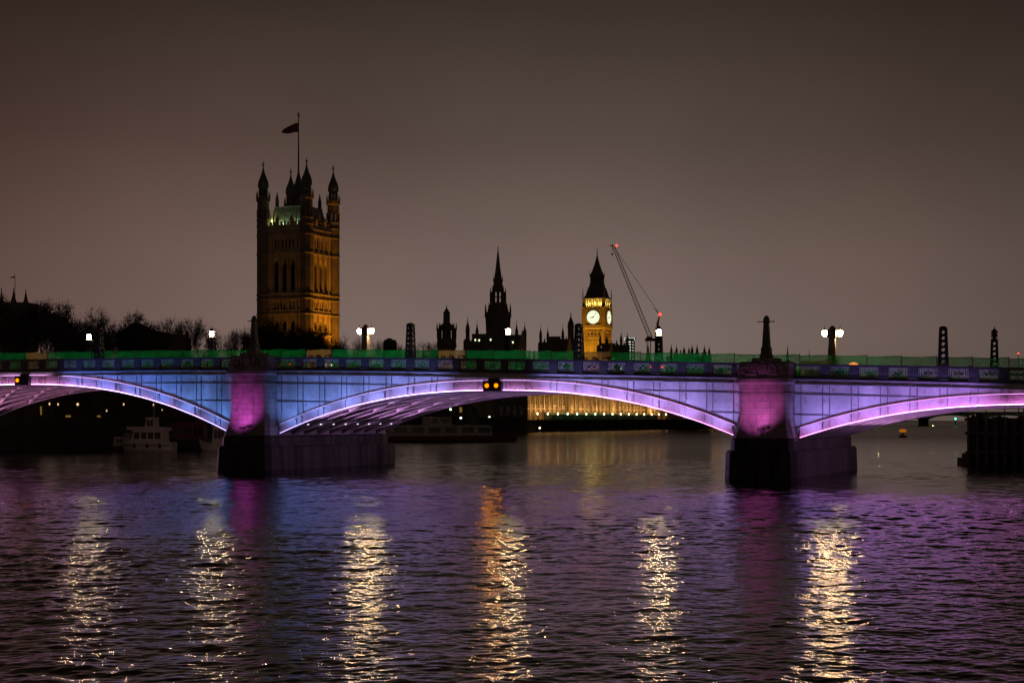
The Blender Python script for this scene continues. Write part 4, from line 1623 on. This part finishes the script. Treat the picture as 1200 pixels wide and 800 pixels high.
# terrace lamps
def make_terrace_lamp():
    e = empty("terrace_lamp")
    m = MB()
    m.lathe([(.2, 0), (.18, .4), (.08, .6), (.06, 2.0)], 8)
    m.build("post", M['blackiron'], e)
    g_ = MB()
    g_.lathe([(.1, 2.0), (.27, 2.25), (.27, 2.55), (.05, 2.9)], 8)
    g_.build("globe", E['street'], e)
    return e
tl = make_terrace_lamp()
ax = Vector((math.cos(f_ang), math.sin(f_ang), 0)); ay = Vector((-math.sin(f_ang), math.cos(f_ang), 0))
for i in range(17):
    o = tl if i == 0 else copy_tree(tl)
    o.location = TERR0 + ax * (7.5 + 9.65 * i) + ay * 1.9 + Vector((0, 0, 4.28))
    tag(o, "small warm lamp on the river terrace before the golden palace front", "terrace lamp", "row of terrace lamps")
    if 4 <= i <= 9 and i != 8:
        for ch in o.children:
            if ch.name.startswith("globe"):
                ch.data = ch.data.copy()
                ch.data.materials[0] = E['green']

# dark block at the near end of the palace, pale wall and the little hut
def near_end():
    Y = 556
    xc, hw = block_local(580, 618.5, Y)
    t = empty("palace_block", (xc, Y + 4, 0), 0, "dark unlit tower block seen under the bridge beside the golden palace front", "building")
    m = MB()
    m.box(-hw, hw, 0, 16, 3.5, 27)
    for i in range(5):
        x = -hw + 1 + i * (2 * hw - 2) / 4
        m.box(x - .35, x + .35, -.5, -.003, 3.5, 27.6)
    for z in (10, 17, 24):
        m.box(-hw + .1, hw - .1, -.3, -.004, z, z + .4) if False else None
    m.build("wall", M['stonedark'], t)
    for i in range(4):
        for z in (6, 12, 19):
            w = MB()
            x = -hw + 1 + (i + .5) * (2 * hw - 2) / 4
            w.box(x - .6, x + .6, -.05, -.004, z, z + 3.2)
            w.build("window", M['dark'], t)
    Y = 590
    xc, hw = block_local(552, 584, Y)
    t = empty("palace_block", (xc, Y, 0), 0, "pale yellowish stone wall dimly lit under the bridge left of the dark block", "building")
    m = MB()
    holes = []
    for i in range(4):
        x = (i + .5) * 2 * hw / 4
        for z0, z1 in ((1.5, 4), (6.5, 11), (14, 18)):
            holes.append((x - .7, x + .7, z0, z1))
    m.wall(2 * hw, 24, .5, holes, lambda p: (p.x - hw, p.y, p.z + 4.2))
    m.box(-hw + .1, hw - .1, .8, 12, 4.2, 27)
    m.build("wall", M['stone'], t)
    q = MB(); q.box(-hw + .2, hw - .2, .55, .7, 4.3, 27); q.build("window", M['dark'], t)
    spot("wall_floodlight", (2, -10, 5), (0, 0, 14), 1300, (1.0, .75, .25), 110, .9, .2, t)
    Y = 470
    xc, hw = block_local(545, 560, Y)
    t = empty("garden_hut", (xc, Y + 6, 0), R(8), "small dark gabled hut on the embankment under the bridge", "hut")
    m = MB()
    m.box(-hw, hw, 0, 5, 4, zat(489, Y) + 1.6)
    m.build("wall", M['brickdark'], t)
    q = MB()
    z0 = zat(489, Y) + 1.6
    q.loft([[(-hw - .4, y, z0), (hw + .4, y, z0), (0, y, z0 + 2.2)] for y in (-.4, 5.4)])
    q.build("roof", M['slate'], t)
near_end()

# ---------------------------------------------------------------- tower crane
def crane_():
    Y = 840; k = Y / FPX
    o = at(768.5, 489, Y)
    t = empty("tower_crane", (o.x, Y, 0), 0, "tall crane with a steep lattice jib and two red lights right of the clock tower", "crane")
    Z = lambda py: zat(py, Y)
    X = lambda px: (px - 768.5) * k
    def truss(mb, p0, p1, w0, w1, n, th=.16):
        p0, p1 = Vector(p0), Vector(p1)
        d = (p1 - p0).normalized()
        s = d.cross(Vector((0, 1, 0))).normalized() if abs(d.z) < .999 or True else Vector((1, 0, 0))
        s = Vector((0, 1, 0)).cross(d).normalized()
        y = Vector((0, 1, 0))
        def C(i, a, b):
            q = i / n
            w = w0 + (w1 - w0) * q
            return p0 + (p1 - p0) * q + s * (a * w / 2) + y * (b * w / 2)
        for a, b in ((-1, -1), (1, -1), (1, 1), (-1, 1)):
            mb.bar(C(0, a, b), C(n, a, b), th, th)
        for i in range(n):
            f = 1 if i % 2 else -1
            for (a, b), (c, e_) in (((-f, -1), (f, -1)), ((f, 1), (-f, 1)), ((-1, -f), (-1, f)), ((1, f), (1, -f))):
                mb.bar(C(i, a, b), C(i + 1, c, e_), th * .7, th * .7)
    m = MB()
    truss(m, (X(770.5), 0, 4), (X(770.5), 0, Z(399)), 2.4, 2.4, 18, .3)
    m.build("mast", M['crane'], t)
    m = MB()
    truss(m, (X(761.5), 6, 4), (X(761.5), 6, Z(399)), 2.0, 2.0, 18, .22)
    m.build("mast", M['crane'], t)
    m = MB()
    m.box(X(757), X(776), -1.6, 7.5, Z(399), Z(396.2))
    m.box(X(757.5), X(764), -1.2, 1.2, Z(396.2), Z(394.4))
    m.box(X(768), X(775.5), -1.2, 1.4, Z(396.2), Z(393))
    m.build("slewing_platform", M['crane'], t)
    m = MB()
    truss(m, (X(762), 0, Z(395)), (X(719), 0, Z(289)), 1.9, 1.3, 44, .17)
    m.bar((X(719), 0, Z(289)), (X(714), 0, Z(287.2)), .4, .4)
    m.bar((X(719), 0, Z(289)), (X(717.6), 0, Z(286)), .4, .4)
    jib = m.build("jib", M['crane'], t)
    m = MB()
    m.bar((X(768), 0, Z(394)), (X(773), 0, Z(369)), 1.0, .7)
    m.bar((X(773), 0, Z(369)), (X(769), 0, Z(381)), .35, .35)
    m.bar((X(768.5), 0, Z(383)), (X(768), 0, Z(394)), .4, .4)
    fr = m.build("luffing_frame", M['cranered'], t)
    m = MB()
    m.tube((X(773), 0, Z(368)), (X(720), 0, Z(290)), .10, .10, 5)
    m.tube((X(773), .5, Z(368)), (X(720), .4, Z(290)), .08, .08, 5)
    m.tube((X(773.5), 0, Z(369)), (X(766), 0, Z(361)), .35, .1, 5)
    m.build("luffing_rope", M['cranered'], t)
    m = MB()
    m.tube((X(717.4), 0, Z(287)), (X(717.4), 0, Z(296.5)), .09, .09, 5)
    m.lathe([(.1, Z(299.3)), (.5, Z(298.6)), (.5, Z(297.4)), (.15, Z(296.4))], 8, (X(717.4), 0, 0))
    m.build("hook", M['cranered'], jib)
    for px, py_, par, r in ((722.6, 287.8, jib, .62), (773.2, 368.3, fr, .85)):
        m = MB()
        m.lathe([(.05, -r), (r * .8, -r * .5), (r, 0), (r * .8, r * .5), (.05, r)], 10, (X(px), -.6, Z(py_)))
        m.build("warning_light", E['red'], par)
crane_()

# lit tower block behind the crane
def lit_block():
    Y = 1500; k = Y / FPX
    t = empty("tower_block", (at(737.8, 489, Y).x, Y, 0), -R(12), "slim tower block striped with bright floor lights beside the clock tower", "tower block")
    Z = lambda py: zat(py, Y)
    m = MB()
    w = 4.6 * k
    m.box(-w, w, 0, 9, 4, Z(397))
    m.box(-6.3 * k, 6.3 * k, -.6, 9.6, Z(397), Z(395.4))
    m.build("wall", M['slate'], t)
    n = 26
    s = MB()
    for i in range(n):
        z = 10 + (Z(398) - 10) * i / n
        s.box(-1.4 * k, 1.4 * k, -.35, -.004, z, z + 1.25)
        s.box(3.4 * k, 4.5 * k, -.35, -.004, z, z + .9)
    s.build("floor_light", E['strip'], t)
    s = MB()
    for i in range(9):
        x = (-6.0 + i * 1.5) * k
        s.box(x - .42 * k, x + .42 * k, -.95, -.604, Z(396.6), Z(395.6))
    s.box(-6.3 * k, -5.5 * k, -.95, -.604, Z(398.6), Z(397.0))
    s.box(5.5 * k, 6.3 * k, -.95, -.604, Z(398.6), Z(397.0))
    s.build("crown_light", E['strip'], t)
lit_block()

# distant mast with a red light at the far right
mt = empty("radio_mast", at(1193.5, 489, 1600), 0, "distant thin mast with one red light at the far right", "mast")
mt.location.z = 0
q = MB(); q.tube((0, 0, 0), (0, 0, zat(414.5, 1600)), .5, .3, 6); q.build("pole", M['blackiron'], mt)
q = MB(); q.lathe([(.05, -.9), (.9, 0), (.05, .9)], 8, (0, 0, zat(414, 1600))); q.build("warning_light", E['red'], mt)

# ---------------------------------------------------------------- church-like tower and gabled house at the left
def abbey():
    Y = 560; k = Y / FPX
    t = empty("church_tower", (at(14, 489, Y).x, Y, 0), -R(6), "dark tower with pointed corner spires and a small flag behind the leftmost trees", "tower")
    Z = lambda py: zat(py, Y)
    m = MB()
    m.box(-15 * k, 17 * k, 0, 11, 4, Z(354))
    for px, pt, w in ((-14.5, 336, 4.6), (0.3, 336, 5.5), (15.2, 338, 4.4)):
        m.square([(w * k * .5, Z(362)), (w * k * .52, Z(354)), (w * k * .3, Z(349)), (w * k * .12, Z(343)), (.05, Z(pt))], (px * k, 1.2, 0))
    m.build("wall", M['stonedark'], t)
    p = MB()
    p.tube((0.8 * k, 2, Z(352)), (.8 * k, 2, Z(320)), .14, .08, 6)
    fp = p.build("flagpole", M['blackiron'], t)
    f = MB()
    vs, fs = [], []
    for i in range(7):
        for j in range(3):
            qx = i / 6
            vs.append((.8 * k - qx * 5.5 * k, 2 + .2 * math.sin(qx * 6), Z(322.8) - qx * 1.4 * k * .9 - j * (1.1 - .6 * qx) * k))
    for i in range(6):
        for j in range(2):
            a = i * 3 + j
            fs.append((a, a + 1, a + 4, a + 3))
    f.add(vs, fs)
    f.build("flag", M['flag'], fp)
abbey()

def gabled_house():
    Y = 420; k = Y / FPX
    t = empty("gabled_house", (at(165, 489, Y).x, Y, 0), R(4), "long dark gabled roof among the trees left of the big square tower", "house")
    Z = lambda py: zat(py, Y)
    X = lambda px: (px - 165) * k
    m = MB()
    m.box(X(138), X(217), 0, 11, 4, Z(394))
    m.build("wall", M['brickdark'], t)
    r = MB()
    r.loft([[(X(134), y, Z(393)), (X(197), y, Z(393)), (X(158.5), y, Z(377))] for y in (-.6, 8)])
    r.loft([[(X(158), y0, z) for y0, z in ((1.5, Z(394)), (10, Z(394)), (6, Z(383)))], [(X(213), y0, z) for y0, z in ((1.5, Z(394)), (10, Z(394)), (6, Z(391.5)))]])
    rf = r.build("roof", M['slate'], t)
    c = MB()
    c.box(X(214.5), X(218), 3, 4.5, 4, Z(389)); c.square([(.4, Z(389)), (.05, Z(384.5))], (X(216.3), 3.7, 0))
    c.build("chimney", M['brickdark'], rf)
gabled_house()

# low lit frontages under the left arch
def frontage(px0, px1, Y, top_py, label, wins):
    xc, hw = block_local(px0, px1, Y)
    t = empty("riverside_house", (xc, Y, 0), 0, label, "building")
    k = Y / FPX
    m = MB()
    m.box(-hw, hw, 0, 9, 4.2, zat(top_py, Y))
    m.box(-hw - .2, hw + .2, -.3, 9.3, zat(top_py, Y), zat(top_py, Y) + .5)
    m.build("wall", M['brickdark'], t)
    for px, py_, w, h, e in wins:
        q = MB()
        x = (px - 600) * k - xc
        z = zat(py_, Y)
        q.box(x - w * k / 2, x + w * k / 2, -.12, -.004, z - h * k / 2, z + h * k / 2)
        q.build("window", e, t)
    return t
frontage(18, 62, 330, 462, "dark riverside house with a dim yellow window strip under the left arch", [(47, 481, 4, 10, E['winwarm']), (30, 493, 5, 5, E['winwarm'])])
frontage(70, 122, 350, 452, "dark riverside house with a wide dim yellow window under the left arch", [(81, 492, 8, 11, E['winwarm']), (116, 489, 4, 5, E['winwarm'])])
frontage(126, 262, 372, 452, "long dark unlit riverside house behind the moored boats", [])
h4 = frontage(300, 545, 560, 458, "wide dark building on the far bank between the piers", [(540, 480, 3, 6, E['winwarm'])])
# embankment street lamps far off
def make_far_lamp():
    e = empty("street_lamp")
    m = MB()
    m.lathe([(.16, 0), (.12, .5), (.07, .7), (.06, 4.4)], 8)
    m.build("post", M['blackiron'], e)
    g_ = MB(); g_.lathe([(.08, 4.5), (.15, 4.65), (.15, 4.85), (.04, 5.0)], 8); g_.build("globe", E['dimlamp'], e)
    return e
fl0 = make_far_lamp()
spots = [(58, 473, 300, .9, "dim lamp at the far left under the left arch"), (68, 473.5, 318, .9, "second dim lamp from the left under the left arch"),
         (91, 473.5, 286, 1.5, "brightest orange-white lamp under the left arch"), (145, 473.5, 330, 1.0, "white lamp above the small boat under the left arch"),
         (125, 481, 300, .8, "low dim lamp left of the white motor boat"), (180, 474, 345, 1.0, "lamp above the white boat's wheelhouse"),
         (190, 480, 350, .5, "faintest lamp right of the white boat's wheelhouse")]
for j, (px, py_, Y, s, lb) in enumerate(spots):
    o = fl0 if j == 0 else copy_tree(fl0)
    p = at(px, py_, Y)
    o.location = (p.x, Y, p.z - 4.75 * 1.0)
    o.location.z = max(o.location.z, 3.2)
    o.scale = (s, s, (p.z - o.location.z) / 4.75)
    tag(o, lb, "street lamp", "embankment lamps under the left arch")
for px, py_, Y, e, lb in ((505, 490, 400, 'cool', "white lamp on the deck line left of the passenger boat's bow"), (528, 479.5, 470, 'green', "greenish lamp above the passenger boat"),
                          (540, 489.5, 450, 'cool', "bluish white lamp right of the passenger boat"), (573.5, 488.5, 560, 'green', "small green lamp at the foot of the pale wall"),
                          (569, 502.6, 496, 'street', "small amber light low on the embankment under the bridge crown"),
                          (632.5, 501.3, 572, 'street', "small amber light low on the terrace wall")):
    p = at(px, py_, Y)
    z0 = 4.2 if p.z > 4.6 else p.z - .8
    o = empty("wall_lamp", (p.x, Y, z0), 0, lb, "lamp")
    m = MB(); m.tube((0, 0, 0), (0, 0, p.z - z0), .08, .06, 6); m.build("post", M['blackiron'], o)
    m = MB(); m.lathe([(.05, -.28), (.3, -.1), (.3, .15), (.05, .3)], 8, (0, -.1, p.z - z0)); m.build("globe", E[e], o)

# ---------------------------------------------------------------- far road bridge at the right
def far_bridge():
    Y = 1000; k = Y / FPX
    o = at(1109, 489, Y)
    ang = -R(14)
    t = empty("road_bridge", (o.x, Y, 0), ang, "distant low arched bridge with a greenish lit arch seen under the right span", "bridge")
    spans = [(-150 + i * 34.0) for i in range(11)]
    for x in spans:
        m = MB()
        m.loft([[(x - 3.4, -1.5, -3), (x + 3.4, -1.5, -3), (x + 3.4, 20, -3), (x - 3.4, 20, -3)], [(x - 2.8, 0, 5.2), (x + 2.8, 0, 5.2), (x + 2.8, 19, 5.2), (x - 2.8, 19, 5.2)]])
        m.lathe([(2.2, -1), (2.2, 7.5), (1.4, 8.2)], 8, (x, 0, 0))
        m.build("pier", M['wallstone'], t)
    d = MB()
    for x in spans[:-1]:
        a, b = x + 2.6, x + 31.4
        us = rng_list(a, b, 24)
        d.band(us, lambda u: 2.6 + 4.0 * math.sqrt(max(0, 1 - ((u - (a + b) / 2) / ((b - a) / 2)) ** 2)), lambda u: 7.6, .4, 18.5)
    d.build("arch", mat("bridge_green_paint", (.22, .27, .16), .7, .2, .3), t)
    p = MB()
    p.box(spans[0] - 3, spans[-1] + 3, 0, .5, 7.6, 8.9)
    p.build("parapet", M['wallstone'], t)
    for x in spans[3:8]:
        point("arch_light", (x + 6, 6, 1.6), 550, (.75, 1.0, .35), .3, t)
far_bridge()
for px, py_, Y, e, lb in ((1119.5, 490.5, 985, 'teal', "tiny teal light beside the far bridge pier"), (1137.5, 487.8, 980, 'winpink', "tiny pinkish light right of the far bridge pier"),
                          (1197, 489.8, 980, 'green', "tiny green light at the right edge under the right span")):
    p = at(px, py_, Y)
    o = empty("signal_lamp", (p.x, Y, -1), 0, lb, "lamp")
    m = MB(); m.tube((0, 0, 0), (0, 0, p.z + .3), .35, .3, 6); m.build("pile", M['wood'], o)
    m = MB(); m.lathe([(.05, -.6), (.75, 0), (.05, .6)], 8, (0, -.5, p.z + 1)); m.build("globe", E[e], o)

# orange buoy light under the right span
p = at(1058, 503, 420)
by = empty("buoy", (p.x, 420, 0), 0, "low buoy showing an orange light under the right span", "buoy")
m = MB(); m.lathe([(.5, -.6), (1.1, -.1), (1.1, .4), (.4, .7), (.25, 1.3)], 12); m.build("float", M['hullblack'], by)
m = MB(); m.lathe([(.15, 1.3), (1.0, 1.55), (1.0, 2.0), (.1, 2.3)], 12); m.build("lamp", emi("buoy_glow", (1, .28, .005), 0.35), by)

# dark timber jetty behind the right span
def jetty():
    Y = 178; k = Y / FPX
    o = at(1132, 489, Y)
    t = empty("timber_jetty", (o.x, Y, 0), -TH, "dark timber jetty on piles at the right edge behind the bridge", "jetty")
    m = MB()
    for i in range(13):
        for j in range(3):
            m.tube((.3 + i * 1.0, .3 + j * 3, -4), (.3 + i * 1.0, .3 + j * 3, 5.3 + .2 * math.sin(i * 2.3 + j)), .24, .22, 8)
    m.build("pile", M['wood'], t)
    m = MB()
    for i in range(30):
        m.box(.05 + i * .42, .43 + i * .42, .58, .66, .15, 5.0 - .05 * (i % 3))
    m.box(-.2, 13, .25, 6.8, 4.95, 5.25)
    m.box(-.1, 12.9, -.02, .2, 1.2, 1.5)
    m.box(-.1, 12.9, -.02, .2, 3.4, 3.7)
    m.build("planking", M['wood'], t)
    m = MB()
    m.box(-1.0, .0, .3, 2.4, -.5, .75); m.box(-.5, .0, .32, 2.2, .75, 1.25)
    m.build("step", M['wood'], t)
    m = MB()
    for i in range(7):
        m.box(.1 + i * 2, .2 + i * 2, .3, .4, 5.25, 6.3)
    m.box(.1, 12.3, .32, .38, 6.25, 6.33); m.box(.1, 12.3, .32, .38, 5.75, 5.81)
    m.build("railing", M['blackiron'], t)
jetty()

# ---------------------------------------------------------------- boats
def boat(px_bow, px_stern, Y, label, kind, rz):
    k = Y / FPX
    c = at((px_bow + px_stern) / 2, 489, Y)
    L = abs(px_stern - px_bow) * k / max(.35, math.cos(rz))
    t = empty("moored_boat", (c.x, Y, 0), rz, label, "boat", None)
    B = min(L * .16, 2.6)
    fb = {'motor': 1.5, 'passenger': 1.3, 'small': .8, 'barge': 1.7, 'stern': 1.2}[kind]
    m = MB()
    rings = []
    for i in range(13):
        q = i / 12                      # 0 = bow (local -x)
        w = B * min(1, (1 - (1 - q / .34) ** 2) if q < .34 else 1) * (1 if q < .85 else 1 - .25 * (q - .85) / .15)
        w = max(w, .05)
        x = -L / 2 + q * L
        zt = fb + .75 * max(0, 1 - q / .4) ** 1.6
        ov = -.7 * max(0, 1 - q / .25)
        rings.append([(x - ov * .9, -w * .55, -.4), (x, -w * .95, .35), (x + ov * .5, -w, zt), (x + ov * .5, w, zt), (x, w * .95, .35), (x - ov * .9, w * .55, -.4)])
    m.loft(rings)
    hullm = {'motor': M['white'], 'passenger': M['hullred'], 'small': M['hullblack'], 'barge': M['hullblack'], 'stern': M['white']}[kind]
    hull = m.build("hull", hullm, t)
    def house(x0, x1, z0, z1, w, mat_, wins, tilt=.35, name="cabin"):
        h = MB()
        h.loft([[(x0, -w, z0), (x1, -w, z0), (x1, w, z0), (x0, w, z0)], [(x0 + tilt, -w * .94, z1), (x1 - .1, -w * .94, z1), (x1 - .1, w * .94, z1), (x0 + tilt, w * .94, z1)]])
        h.loft([[(x0 + tilt - .3, -w, z1 + .004), (x1 + .1, -w, z1 + .004), (x1 + .1, w, z1 + .004), (x0 + tilt - .3, w, z1 + .004)], [(x0 + tilt - .25, -w * .95, z1 + .14), (x1, -w * .95, z1 + .14), (x1, w * .95, z1 + .14), (x0 + tilt - .25, w * .95, z1 + .14)]])
        ho = h.build(name, mat_, t)
        zz0, zz1 = z0 + (z1 - z0) * .30, z0 + (z1 - z0) * .86
        g_ = MB()
        for i in range(wins):
            a = x0 + tilt + .15 + (x1 - x0 - tilt - .3) * i / wins
            b = a + (x1 - x0 - tilt - .3) / wins * .74
            for s in (-1, 1):
                yy = sorted((s * w * .935, s * (w + .03)))
                g_.box(a, b, yy[0], yy[1], zz0, zz1)
        g_.box(x0 + .05, x0 + tilt + .1, -w * .7, w * .7, zz0, zz1)
        g_.build("window", M['dark'], ho)
    if kind == 'motor':
        house(-L * .30, L * .34, fb, fb + 1.75, B * .82, M['white'], 4, .5)
        house(-L * .05, L * .16, fb + 1.9, fb + 3.7, B * .6, M['white'], 2, .4, "wheelhouse")
        r = MB()
        r.bar((-L * .37, 0, fb + 2.15), (L * .38, 0, fb + 2.05), B * 1.85, .5)
        r.build("canopy", M['white'], t)
        rl = MB()
        for i in range(7):
            x = -L * .46 + i * L * .03
            for sy in (-1, 1):
                w = B * min(.95, .25 + i * .12)
                rl.tube((x, sy * w, fb + .5), (x, sy * w, fb + 1.35), .025, .025, 5)
                if i:
                    w0 = B * min(.95, .25 + (i - 1) * .12)
                    rl.tube((x - L * .03, sy * w0, fb + 1.35), (x, sy * w, fb + 1.35), .025, .025, 5)
        rl.build("railing", M['white'], t)
        ms = MB()
        ms.tube((L * .1, 0, fb + 3.8), (L * .1, 0, fb + 6.2), .05, .03, 6)
        ms.bar((L * .1, -.6, fb + 5.4), (L * .1, .6, fb + 5.4), .05)
        ms.build("mast", M['white'], t)
        s = MB(); s.band(rng_list(-L * .48, L * .48, 12), lambda u: fb - .55, lambda u: fb - .42, -B * 1.03, -B * 1.0); s.build("rubbing_strake", M['hullblack'], hull)
        f = MB()
        for x in (-L * .2, L * .05, L * .3):
            f.tube((x, -B * 1.08, fb - .2), (x, -B * 1.08, fb - .9), .18, .18, 8)
        f.build("fender", M['rubber'], t)
    elif kind == 'passenger':
        house(-L * .36, L * .48, fb, fb + 2.2, B * .88, M['white'], 9)
        house(-L * .14, L * .02, fb + 2.35, fb + 4.0, B * .5, M['white'], 2, .3, "wheelhouse")
        r = MB()
        for i in range(9):
            x = L * .05 + i * L * .05
            r.tube((x, -B * .8, fb + 2.3), (x, -B * .8, fb + 3.3), .03, .03, 5)
        r.tube((L * .05, -B * .8, fb + 3.3), (L * .45, -B * .8, fb + 3.3), .03, .03, 5)
        r.build("railing", M['blackiron'], t)
        s = MB(); s.tube((-L * .47, 0, fb + .8), (-L * .47, 0, fb + 2.4), .04, .03, 6); s.build("mast", M['blackiron'], t)
    elif kind == 'small':
        house(-L * .2, L * .35, fb, fb + 1.3, B * .8, M['white'], 3)
    elif kind == 'barge':
        house(-L * .38, L * .42, fb, fb + 2.6, B * .8, M['hullred'], 6, .05)
        house(L * .2, L * .38, fb + 2.75, fb + 4.4, B * .5, M['hullred'], 2, .1, "wheelhouse")
    else:
        house(-L * .1, L * .42, fb, fb + 2.6, B * .8, M['white'], 3, .2)
        lb = MB()
        n = 14
        for i in range(n):
            a, b = 2 * math.pi * i / n, 2 * math.pi * (i + 1) / n
            lb.tube((L * .16 + .42 * math.cos(a), -B * .86, fb + 1.5 + .42 * math.sin(a)), (L * .16 + .42 * math.cos(b), -B * .86, fb + 1.5 + .42 * math.sin(b)), .1, .1, 6, caps=False)
        lb.build("lifebuoy", M['hullred'], t)
    return t
boat(143, 206, 244, "white motor boat with a raised wheelhouse moored under the left arch", 'motor', -R(14))
boat(126, 148, 250, "small dark boat with a low pale cabin left of the white motor boat", 'small', R(5))
boat(196, 246, 262, "dark barge with a dull red cabin behind the white motor boat", 'barge', -R(6))
boat(236, 268, 248, "white boat with a lifebuoy half hidden behind the left pier", 'stern', R(3))
boat(537, 462, 345, "long white passenger boat with a dark red hull seen under the middle arch", 'passenger', math.pi + R(8))

# ---------------------------------------------------------------- trees
def tree_meshes(seed, leafy, H=1.0):
    """unit tree about 20 m tall; returns trunk mesh and crown mesh"""
    rnd = random.Random(seed)
    tr, cr_ = MB(), MB()
    tips = []
    def grow(p, d, ln, r, depth):
        q = p
        dd = d.copy()
        for s in range(2):
            dd = (dd + Vector((rnd.uniform(-.18, .18), rnd.uniform(-.18, .18), rnd.uniform(-.02, .12)))).normalized()
            n_ = q + dd * ln / 2
            (tr if depth < 2 else cr_).tube(q, n_, r * (1 - .2 * s), r * (1 - .2 * (s + 1)), 6 if depth < 2 else 4, caps=False, m=0)
            q = n_
        if depth >= 5:
            tips.append((q, dd))
            return
        if depth >= 3:
            tips.append((q, dd))
        for c in range(rnd.choice((2, 3, 3)) if depth else 4):
            an = rnd.uniform(0, 2 * math.pi)
            sp = rnd.uniform(.45, .95) if depth else rnd.uniform(.5, .85)
            side = Vector((math.cos(an), math.sin(an), rnd.uniform(-.1, .35)))
            grow(q, (dd + side * sp).normalized(), ln * rnd.uniform(.62, .82), r * .58, depth + 1)
    grow(Vector((0, 0, -.5)), Vector((0, 0, 1)), 6.0, .42, 0)
    zm = max(t[0].z for t in tips)
    for p, d in tips:
        for i in range(rnd.choice(leafy)):
            c = p + Vector((rnd.gauss(0, .7), rnd.gauss(0, .7), rnd.gauss(0, .55)))
            s = rnd.uniform(.07, .24)
            a = Vector((rnd.gauss(0, 1), rnd.gauss(0, 1), rnd.gauss(0, 1))).normalized()
            b = a.cross(Vector((rnd.gauss(0, 1), rnd.gauss(0, 1), rnd.gauss(0, 1)))).normalized()
            cr_.add([c - a * s, c + b * s * .6, c + a * s, c - b * s * .6], [(0, 1, 2, 3)], 1)
        for i in range(9 if leafy[0] else 4):
            dd = (d + Vector((rnd.gauss(0, .75), rnd.gauss(0, .75), rnd.gauss(0, .5)))).normalized()
            e = p + dd * rnd.uniform(.6, 1.5)
            g_ = e + (dd + Vector((rnd.gauss(0, .5), rnd.gauss(0, .5), rnd.gauss(0, .4)))).normalized() * rnd.uniform(.4, .9)
            w = Vector((rnd.gauss(0, 1), rnd.gauss(0, 1), rnd.gauss(0, 1))).normalized() * .045
            cr_.add([p - w, p + w, e + w * .6, e - w * .6], [(0, 1, 2, 3)], 0)
            cr_.add([e - w * .6, e + w * .6, g_], [(0, 1, 2)], 0)
    a = tr.build("trunk", [M['bark']])
    b = cr_.build("crown", [M['bark'], M['leaf']])
    ma, mb_ = a.data, b.data
    bpy.data.objects.remove(a); bpy.data.objects.remove(b)
    return ma, mb_, zm
dense = [tree_meshes(s, (22, 28, 34)) for s in (1, 2, 3)]
bare = [tree_meshes(s, (0, 0, 2, 4)) for s in (11, 12, 13)]
trees = [  # px, top py, Y, kind, label
    (-6, 352, 300, 0, "dense dark tree cut by the left edge of the picture"),
    (24, 358, 310, 0, "dense dark tree in front of the spired tower at far left"),
    (46, 358, 296, 0, "tallest bushy dark tree at the left edge group"),
    (66, 366, 320, 0, "bushy dark tree on the slope of the left edge group"),
    (84, 382, 330, 0, "low rounded dark tree at the right end of the left edge group"),
    (107, 372, 335, 1, "sparse tree just right of the leftmost bridge lamp"),
    (126, 366, 360, 1, "bare twiggy tree left of the gabled dark roof"),
    (139, 372, 350, 0, "dark tree touching the left slope of the gabled roof"),
    (176, 386, 500, 1, "bare tree peeping over the right slope of the gabled roof"),
    (196, 380, 480, 1, "bare tree just left of the chimney of the gabled house"),
    (212, 377, 470, 1, "bare tree behind the chimney of the gabled house"),
    (231, 376, 450, 1, "tallest bare tree beside the second bridge lamp from the left"),
    (254, 396, 440, 1, "low sparse tree right of the second bridge lamp from the left"),
    (270, 392, 430, 1, "sparse tree left of the unlit obelisk by the square tower"),
    (286, 386, 450, 1, "bare tree directly behind the unlit obelisk by the square tower"),
    (312, 382, 470, 0, "dark tree in front of the left edge of the square tower"),
    (330, 377, 460, 0, "tallest dark tree in front of the square tower"),
    (346, 387, 480, 0, "dark tree in front of the middle of the square tower"),
    (367, 385, 470, 0, "dark tree in front of the near corner of the square tower"),
    (384, 394, 450, 0, "dark tree below the amber face of the square tower"),
    (401, 396, 500, 1, "bare tree at the right foot of the square tower"),
    (417, 398, 520, 1, "bare tree just left of the double lamp"),
    (440, 402, 560, 1, "small bare tree just right of the double lamp"),
    (466, 404, 560, 1, "small bare tree beside the stepped dark block"),
    (487, 405, 600, 1, "small bare tree behind the near lattice pylon"),
    (503, 405, 600, 0, "low dark tree left of the small columned lantern tower"),
    (300, 452, 330, 0, "dark tree seen under the bridge behind the left pier"),
    (150, 452, 345, 0, "dark tree seen under the left arch behind the white motor boat"),
    (100, 455, 352, 0, "dark tree seen under the left arch between the riverside houses"),
]
rt = random.Random(9)
for i, (px, pt, Y, kd, lb) in enumerate(trees):
    ma, mb_, zm = (bare if kd else dense)[i % 3]
    p = at(px, pt, Y)
    s = (p.z - 4.2) / zm
    e = empty("tree", (p.x, Y, 4.2), rt.uniform(0, 6.28), lb, "tree")
    w_ = .52 if kd else .66
    e.scale = (s * w_ * rt.uniform(.88, 1.15), s * w_ * rt.uniform(.88, 1.15), s)
    for nm, me in (("trunk", ma), ("crown", mb_)):
        o = bpy.data.objects.new(nm, me)
        COL.objects.link(o)
        o.parent = e
